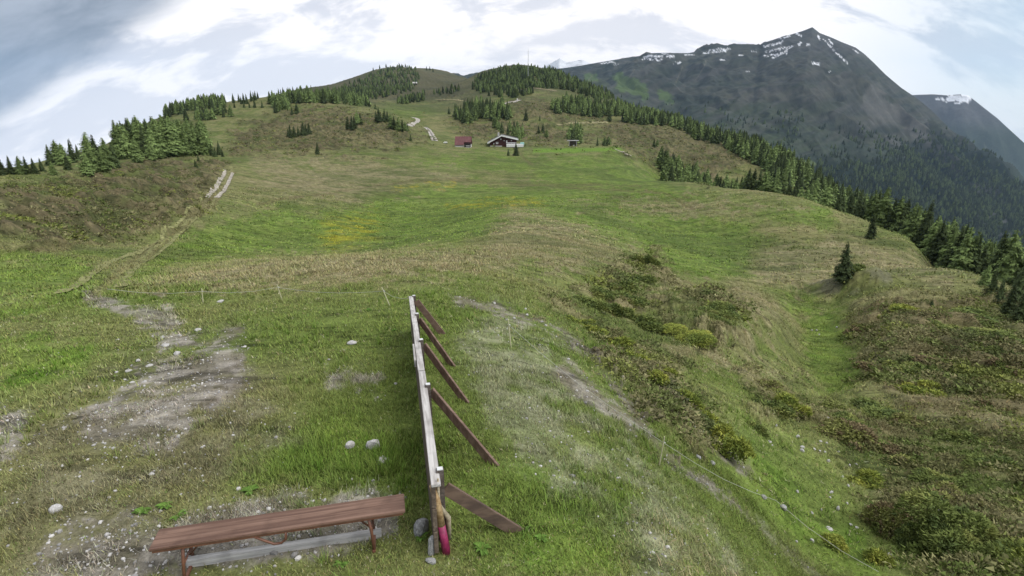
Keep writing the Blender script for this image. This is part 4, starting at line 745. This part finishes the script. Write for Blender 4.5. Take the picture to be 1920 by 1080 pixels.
YG = [(.11, .14, .03), (.165, .19, .038), (.21, .22, .045)]; GR = [(.07, .095, .03), (.10, .125, .035), (.14, .155, .045)]; RD = [(.10, .125, .035), (.12, .095, .05), (.15, .16, .05), (.11, .10, .045)]
CM = {k: [cushion_mesh(s, 3800, p, .032) for s in ss_] for k, p, ss_ in (('y', YG, (71, 72, 73)), ('g', GR, (74, 75, 76)), ('r', RD, (77, 78)))}
CMB = {k: [cushion_mesh(s, 13000, p, .017)] for k, p, s in (('y', YG, 81), ('g', GR, 84), ('r', RD, 87))}
def juniper(px, py, wpx, hpx, kind, label, group=None):
    g = at(px, py + hpx * .35); f = g.y * cp_ - g.z * sp_; o = bpy.data.objects.new('juniper_bush', random.choice((CMB if wpx > 84 else CM)[kind])); C.objects.link(o); w_ = wpx * f / F * 1.3; o.scale = (w_, w_ * random.uniform(.8, 1.1), min(w_, hpx * f / F * 1.9)); o.location = g; o.rotation_euler = (0, 0, random.uniform(0, 6.28)); return tag(o, label, 'bush', group)
juniper(1352, 822, 78, 62, 'y', 'big yellow green juniper cushion at the low end of the strip beside the path')
for q in [(1312,775,66,46),(1265,735,60,40),(1225,700,60,36),(1190,668,60,34),(1155,640,56,30),(1120,618,50,24),(1085,600,46,20),(1290,760,50,34),(1240,690,56,30)]: juniper(*q, 'y', 'yellow green juniper cushion in the long strip beside the eroded path', 'junipers along the path')
for q in [(1105,565,60,24),(1145,575,60,30),(1180,555,60,26),(1160,535,56,24),(1200,600,56,26),(1130,545,50,20),(1205,520,46,20)]: juniper(*q, 'g', 'dark green juniper cushion on the bank above the yellow green strip', 'junipers on the bank')
juniper(1212, 484, 44, 24, 'g', 'dark juniper cushion on the crest of the dry spur'); juniper(1300, 620, 88, 22, 'y', 'long flat yellow green juniper alone on the dry slope'); juniper(1345, 590, 90, 24, 'g', 'flat dark green juniper just above the long yellow green one')
juniper(1478, 742, 60, 50, 'y', 'upright yellow tipped juniper in the middle of the right slope'); juniper(1440, 755, 60, 36, 'g', 'dark juniper left of the yellow tipped one'); juniper(1630, 825, 140, 56, 'r', 'wide juniper patch with red brown stems at its centre'); juniper(1690, 960, 112, 80, 'r', 'big mixed red and green juniper at the lower right'); juniper(1740, 1010, 90, 60, 'g', 'green juniper spilling below the big mixed one')
juniper(1868, 1010, 170, 90, 'g', 'largest dark juniper at the bottom right corner'); juniper(1620, 612, 52, 22, 'r', 'red brown low shrub at the right rim of the green hollow'); juniper(1725, 728, 66, 26, 'y', 'bright yellow green juniper patch on the right scrub slope'); juniper(1885, 768, 60, 34, 'r', 'dark red brown bush at the right edge of the picture'); juniper(1430, 716, 50, 18, 'r', 'reddish low bush above the yellow tipped juniper')
for q in [(1710,690,70,24),(1660,690,60,20),(1840,715,60,24),(1780,680,70,20),(1850,650,60,20),(1900,690,60,20),(1820,820,70,26),(1660,770,80,26),(1700,790,60,24),(1580,790,60,24),(1860,870,80,30),(1800,940,80,34),(1640,905,70,30),(1760,905,70,26),(1650,1040,60,40),(1560,1010,60,30),(1760,610,60,16),(1700,575,60,14),(1830,590,70,16),(1870,630,70,16),(1420,800,40,20)]: juniper(*q, random.choice('ggyr'), 'low mottled juniper cushion among the heath of the right slope', 'junipers of the right slope')
juniper(1602, 500, 40, 18, 'g', 'juniper cushion on the rocky knob right of the bushy spruce')
def weed_mesh(seed, nl, lw, ll, up):
    g = random.Random(seed); V = []; Q = []; K = []
    for k in range(nl):
        an = g.uniform(0, 6.283); l = ll * g.uniform(.6, 1.2); d = Vector((math.cos(an), math.sin(an), 0)); s = Vector((-d.y, d.x, 0)); u0 = up * g.uniform(.5, 1.3); kk = g.uniform(.7, 1.3); pr = None
        for j in range(5):
            t = j / 4; w_ = lw * l / ll * (math.sin(math.pi * (t * .85 + .1))) + .001; p = d * l * t * (1 - .15 * t) + Vector((0, 0, l * (u0 * t - .75 * u0 * t * t))); n0 = len(V); V += [p - s * w_ + Vector((0, 0, w_ * .4)), p, p + s * w_ + Vector((0, 0, w_ * .4))]; K += [kk] * 3
            if pr is not None: Q += [(pr, pr + 1, n0 + 1, n0), (pr + 1, pr + 2, n0 + 2, n0 + 1)]
            pr = n0
    o = quads('weed_leaves', [tuple(v) for v in V], Q, mats=[M_heath], col=np.array(K)[:, None] * np.array([[.075, .135, .025]])); m = o.data; bpy.data.objects.remove(o); return m
WM = [weed_mesh(k, 18, .028, .17, .7) for k in range(3)] + [weed_mesh(9, 26, .007, .26, 1.3)]
for q, lb, gr in [((265, 962), 'leafy green weed clump on the gravel edge left of the bench', 'weeds beyond the bench'), ((310, 950), 'leafy green weed clump on the gravel edge left of the bench', 'weeds beyond the bench'), ((335, 968), 'leafy green weed clump on the gravel edge left of the bench', 'weeds beyond the bench'), ((470, 922), 'leafy weed growing just behind the bench seat', None), ((790, 1008), 'low weed at the foot of the knobbly grey boulder', None), ((985, 1002), 'broad leaved weed at the low end of the dark brace', None), ((905, 1030), 'tufted weed in the grass below the dark brace', None), ((1015, 1010), 'weed right of the broad leaved one by the dark brace', None),
                 ((640, 1058), 'leafy weed in front of the bench', None), ((740, 560 + 60), 'bright weed patch left of the far fence half', None), ((690, 582), 'bright weeds beyond the fence left side', None)]:
    for k in range(1):
        g = at(*q); o = bpy.data.objects.new('leafy_weed', random.choice(WM)); C.objects.link(o); o.location = g; o.scale = (random.uniform(.42, .65),) * 3; o.rotation_euler = (0, 0, random.uniform(0, 6)); tag(o, lb, 'weed', gr)

# ------------------------------------------------------------------ roads
def strip(name, line, width, col, lift=.12, off=0.0):
    pts = []
    for (x0, y0), (x1, y1) in zip(line, line[1:]):
        n = max(2, int(math.hypot(x1 - x0, y1 - y0) / 1.2)); pts += [(x0 + (x1 - x0) * k / n, y0 + (y1 - y0) * k / n) for k in range(n)]
    W = [at(*p) for p in pts]; W = [sum((W[min(max(k + j, 0), len(W) - 1)] for j in (-2, -1, 0, 1, 2)), Vector()) / 5 for k in range(len(W))]
    V = []
    for k, p in enumerate(W):
        t = W[min(k + 1, len(W) - 1)] - W[max(k - 1, 0)]; s = Vector((t.y, -t.x, 0)).normalized()
        for j in range(4): q = p + s * (off + width * (j / 3 - .5) * random.uniform(.92, 1.06)); V.append((q.x, q.y, float(zi(np.array(q.x), np.array(q.y))) + lift))
    n = len(W); Qd = [(k * 4 + j, k * 4 + j + 1, k * 4 + j + 5, k * 4 + j + 4) for k in range(n - 1) for j in range(3)]; kk = np.array([random.uniform(.85, 1.15) for _ in V])[:, None] * np.array([col])
    return tag(quads(name, V, Qd, mats=[M_ground], col=kk), kind='structure')
PALE = (.40, .37, .33)
R1 = [(796,238.5),(801,240),(806,246),(811,255),(816,266)]
for o_ in (-.95, .95): strip('gravel_road', R1, 1.0, PALE, .12, o_)
strip('road_verge', R1, 1.0, (.20, .19, .17), .10); strip('gravel_road', [(765,236),(774,232),(782,228.5),(785,225.5),(781,222),(770,220)], 3.0, PALE, .15); strip('gravel_road', [(940,197),(954,192.5),(977,187.5)], 4.0, PALE, .3)
strip('path', [(1045,235),(1075,231),(1142,230)], 3.0, (.26, .24, .13), .2); strip('path', [(975,168),(1000,165),(1045,171)], 5.0, (.24, .21, .13), .3); strip('path', [(1150,279),(1166,285),(1186,294)], 1.2, (.33, .30, .24), .15); strip('path', [(815,187),(850,187),(872,190)], 3.0, (.24, .22, .12), .3)
RT = [(430,323),(421,340),(409,359),(395,375)]
RT2 = [(395,375),(368,398),(340,425),(312,450),(290,468),(262,484),(235,499),(210,520),(190,540),(172,554)]
for o_ in (-.8, .8): strip('dirt_track', RT2, .42, (.215, .215, .095), .06, o_)
for o_ in (-.75, .75): strip('dirt_track', RT, .7, (.36, .33, .28), .08, o_)

# ------------------------------------------------------------------ buildings
W_brown = wood('dark_red_brown_timber', (.045, .018, .016), (.085, .035, .03), (2, 2, 9)); M_roofg = plain('dark_grey_roofing', (.07, .07, .075), .7); M_roofr = wood('red_brown_roof_sheet', (.12, .055, .055), (.19, .085, .085), (3, .6, .6)); M_glass = plain('window_glass', (.04, .05, .06), .15, 0, .1); M_dark = plain('opening_shade', (.02, .017, .016), .9); M_teal = plain('pale_turquoise_paint', (.30, .55, .52), .6); M_conc = plain('pale_masonry', (.5, .49, .46), .8)
def house_root(name, px, py, label, cat, turn=0.0):
    g = at(px, py); a = math.atan2(g.x, g.y); e = empty(name, g, -a + turn); tag(e, label, cat); e['m'] = (g.y * cp_ - g.z * sp_) / F; return e, (g.y * cp_ - g.z * sp_) / F
def prism(bm, prof, y0, y1):
    """profile in x,z pushed from y0 to y1"""
    a = [bm.verts.new((x, y0, z)) for x, z in prof]; b = [bm.verts.new((x, y1, z)) for x, z in prof]; n = len(prof); bm.faces.new(a); bm.faces.new(b[::-1])
    for k in range(n): bm.faces.new((a[k], b[k], b[(k + 1) % n], a[(k + 1) % n]))
    bmesh.ops.recalc_face_normals(bm, faces=bm.faces)
def slab(bm, p, q, y0, y1, th):
    (x0, z0), (x1, z1) = p, q; prism(bm, [(x0, z0), (x1, z1), (x1, z1 + th), (x0, z0 + th)], y0, y1)
ch, u = house_root('chalet', 943, 274.5, 'dark brown wooden chalet with thick white roof edges and a white terrace', 'house')
del ch['m']
def P2(px, py): return ((px - 943) * u, (274.5 - py) * u)
apx = P2(940.5, 255.5); le = P2(914, 269.2); re_ = P2(972, 262.6)
bm = bmesh.new(); wl, wr = P2(919, 280), P2(968.5, 280); prism(bm, [(wl[0], -1.5), (wr[0], -1.5), (wr[0], re_[1] + .15), (apx[0], apx[1] - .15), (wl[0], le[1] + .55)], 0, 11); obj('wall', bm, W_brown, ch)
for p, q in ((le, apx), (apx, re_)):
    bm = bmesh.new(); slab(bm, p, q, -1.05, 12, .28); rf = obj('roof', bm, M_roofg, ch); bm = bmesh.new(); slab(bm, (p[0], p[1] - .12), (q[0], q[1] - .12), -1.3, -1.07, .62); obj('barge_board', bm, M_white, rf)
bm = bmesh.new(); box(bm, (apx[0] - 1.4, 4, apx[1] + .6), (.8, .8, 1.6), None, .03); obj('chimney', bm, M_conc, ch)
def window(px0, py0, px1, py1, mat=None, y=-.06):
    (x0, z1), (x1, z0) = P2(px0, py0), P2(px1, py1); bm = bmesh.new(); box(bm, ((x0 + x1) / 2, y, (z0 + z1) / 2), (x1 - x0, .10, z1 - z0), None, .02); f = obj('window', bm, mat or M_white, ch); bm = bmesh.new(); box(bm, ((x0 + x1) / 2, y - .055, (z0 + z1) / 2 + .1), ((x1 - x0) * .5, .03, (z1 - z0) * .45)); obj('pane', bm, M_glass, f)
window(930, 266.5, 934.2, 270); window(938.3, 260, 940.2, 262.4); window(925, 268.3, 927, 270.5); window(958, 262.8, 960, 264.6); window(944.5, 262.8, 946.2, 264.8)
(x0, z1), (x1, z0) = P2(949, 263.6), P2(951.3, 268.2); bm = bmesh.new(); box(bm, ((x0 + x1) / 2, -.07, (z0 + z1) / 2), (x1 - x0, .12, z1 - z0), None, .02); obj('door', bm, M_white, ch)
(x0, z1), (x1, z0) = P2(950, 267.2), P2(968, 268.1); bm = bmesh.new(); box(bm, ((x0 + x1) / 2, -1.2, (z0 + z1) / 2), (x1 - x0, .08, z1 - z0)); [box(bm, (x0 + (x1 - x0) * k / 6, -1.2, z0 - .25), (.09, .06, .6)) for k in range(7)]; obj('railing', bm, M_white, ch)
(x0, z1), (x1, z0) = P2(949.5, 269.6), P2(981, 272.2); bm = bmesh.new(); box(bm, ((x0 + x1) / 2, -2.2, (z0 + z1) / 2 - .3), (x1 - x0, 3.2, z1 - z0 + .6), None, .03); obj('terrace_wall', bm, M_white, ch)
(x0, z1), (x1, z0) = P2(975.5, 267), P2(982.5, 271.5); bm = bmesh.new(); box(bm, ((x0 + x1) / 2, -1.2, (z0 + z1) / 2), (x1 - x0, 2.0, z1 - z0), None, .03); box(bm, ((x0 + x1) / 2 + .2, -2.22, (z0 + z1) / 2), (.7, .06, .7)); obj('annex', bm, M_teal, ch)
bm = bmesh.new(); box(bm, (P2(930, 0)[0], -.35, -.2), (5.5, .5, 1.1), None, .04); obj('plinth', bm, M_conc, ch)
bn, ub = house_root('barn', 868, 276, 'small barn with a big red brown roof, left of the chalet', 'barn', R(-6)); del bn['m']
def B2(px, py): return ((px - 868) * ub, (276 - py) * ub)
rw = 3.55; zt = B2(0, 257.6)[1]; zl = B2(0, 272.2)[1]
bm = bmesh.new(); prism(bm, [(-rw + .3, -1.2), (rw - .3, -1.2), (rw - .3, zl + .2), (-rw + .3, zl + .2)], .2, 6); obj('wall', bm, M_conc, bn)
def roof_plane(bm, x0, x1, y0, z0, y1, z1, th):
    vs = [bm.verts.new(v) for v in ((x0, y0, z0), (x1, y0, z0), (x1, y1, z1), (x0, y1, z1), (x0, y0, z0 + th), (x1, y0, z0 + th), (x1, y1, z1 + th), (x0, y1, z1 + th))]
    for f in ((3, 2, 1, 0), (4, 5, 6, 7), (0, 1, 5, 4), (1, 2, 6, 5), (2, 3, 7, 6), (3, 0, 4, 7)): bm.faces.new([vs[k] for k in f])
bm = bmesh.new(); roof_plane(bm, -rw, .45, -.5, zl, 2.9, zt, .14); roof_plane(bm, .45, rw, .6, zl + 1.12, 2.9, zt + .001, .14); roof_plane(bm, -rw, rw, 6.4, zl, 2.92, zt, .14); obj('roof', bm, M_roofr, bn)
bm = bmesh.new(); prism(bm, [(-rw + .3, zl), (rw - .3, zl), (rw - .3, zl + .9), (-rw + .3, zl + .9)], .8, 5); obj('gable_wall', bm, W_brown, bn)
bm = bmesh.new(); box(bm, (1.95, .1, zl - .1), (2.7, .12, 1.5)); dr = obj('door', bm, M_dark, bn); bm = bmesh.new(); box(bm, (2.1, .0, zl - .35), (1.7, .06, .42)); obj('door_panel', bm, W_grey, dr)  # near-black slab paints the shade inside the open entrance
bm = bmesh.new(); box(bm, (-1.9, -.4, -.1), (3.0, .5, 1.1), None, .05); box(bm, (1.6, -1.1, -.45), (2.6, .6, .8), None, .05); obj('stone_footing', bm, M_conc, bn)
sh, us = house_root('open_shelter', 1074, 274.5, 'small open shelter with a flat pale roof beam on splayed posts', 'shelter'); del sh['m']
bm = bmesh.new(); box(bm, (0, .9, 10.4 * us), (22 * us, 2.6, 1.1 * us), None, .03); obj('roof', bm, W_grey, sh)
for s in (-1, 1):
    for yy in (0, 1.8): bm = bmesh.new(); beam(bm, (s * 7.4 * us, yy, -.3), (s * 6.4 * us, yy, 9.9 * us), .26, .26, (0, 1, 0), .02); obj('post', bm, W_grey, sh)
bm = bmesh.new(); box(bm, (0, 1.95, 5.0 * us), (12.6 * us, .08, 9.4 * us)); obj('back_wall', bm, W_dark, sh); bm = bmesh.new(); box(bm, (2.0 * us, 1.0, .45), (2.2 * us, .5, .4)); box(bm, (2.0 * us, 1.0, .12), (1.6 * us, .3, .3)); obj('bench', bm, M_white, sh)
ht, uh = house_root('mountain_hut', 778, 158.5, 'tiny brown hut with a pale roof on the green saddle of the far hills', 'hut'); del ht['m']
bm = bmesh.new(); prism(bm, [(-4.2 * uh, -2), (3.6 * uh, -2), (3.6 * uh, 2.2 * uh), (-4.2 * uh, 2.2 * uh)], 0, 6); obj('wall', bm, W_brown, ht)
bm = bmesh.new(); roof_plane(bm, -4.8 * uh, 4.4 * uh, -1, 2.1 * uh, 3, 4.6 * uh, .3); roof_plane(bm, -4.8 * uh, 4.4 * uh, 7, 2.1 * uh, 3.02, 4.6 * uh, .3); obj('roof', bm, W_grey, ht)
ms, um = house_root('radio_mast', 990, 146, 'very thin tall mast rising from the wooded hilltop into the clouds', 'mast'); del ms['m']
M_mast = plain('grey_galvanised_steel', (.42, .43, .45), .6); bm = bmesh.new(); Hm = 47 * um
for k in range(3): an = k * 2.094; tube(bm, [(math.cos(an) * .5, math.sin(an) * .5, -2), (math.cos(an) * .28, math.sin(an) * .28, Hm)], .11, 5)
for k in range(30):
    z_ = Hm * k / 30; rr = .5 - .22 * k / 30; p = [(math.cos(j * 2.094) * rr, math.sin(j * 2.094) * rr, z_ + (j % 2) * Hm / 60) for j in range(4)]
    for j in range(3): beam(bm, p[j], p[(j + 1)], .06, .06)
obj('lattice', bm, M_mast, ms); bm = bmesh.new(); tube(bm, [(0, 0, Hm), (0, 0, Hm + 3)], .08, 5); obj('aerial', bm, M_mast, ms)
tr, ut = house_root('water_trough', 835, 269, 'small white trough standing between the gravel road end and the barn', 'trough'); del tr['m']
bm = bmesh.new(); prism(bm, [(-4 * ut, 1.6 * ut), (-3.4 * ut, .9 * ut), (3.4 * ut, .9 * ut), (4 * ut, 1.6 * ut), (3.2 * ut, 3 * ut), (-1.5 * ut, 3.2 * ut)], -.5, .5); obj('basin', bm, M_white, tr)
for s in (-1, 1): bm = bmesh.new(); beam(bm, (s * 2.2 * ut, 0, -.3), (s * 2.2 * ut, 0, .9 * ut), .4, .3, (0, 1, 0)); obj('leg', bm, W_dark, tr)
pm, upm = house_root('marker_post', 970, 189, 'white marker post beside the far pale road under the hill', 'post'); bm = bmesh.new(); tube(bm, [(0, 0, -.5), (0, 0, 3.2 * upm)], .35, 6); obj('pole', bm, M_white, pm); bm = bmesh.new(); box(bm, (0, 0, 3.4 * upm), (.9, .3, .6)); obj('sign_board', bm, M_white, pm); del pm['m']

# ------------------------------------------------------------------ air
hz = bmesh.new(); box(hz, (0, 0, -250), (17600, 17600, 1800)); mh = bpy.data.materials.new('haze'); mh.use_nodes = True; t = mh.node_tree; t.nodes.clear(); o_ = N(t, 'ShaderNodeOutputMaterial'); v_ = N(t, 'ShaderNodeVolumePrincipled'); v_.inputs['Color'].default_value = (.52, .74, 1, 1); v_.inputs['Density'].default_value = 4.6e-5; v_.inputs['Anisotropy'].default_value = .2; t.links.new(v_.outputs[0], o_.inputs['Volume'])
tag(obj('haze', hz, mh), kind='stuff')
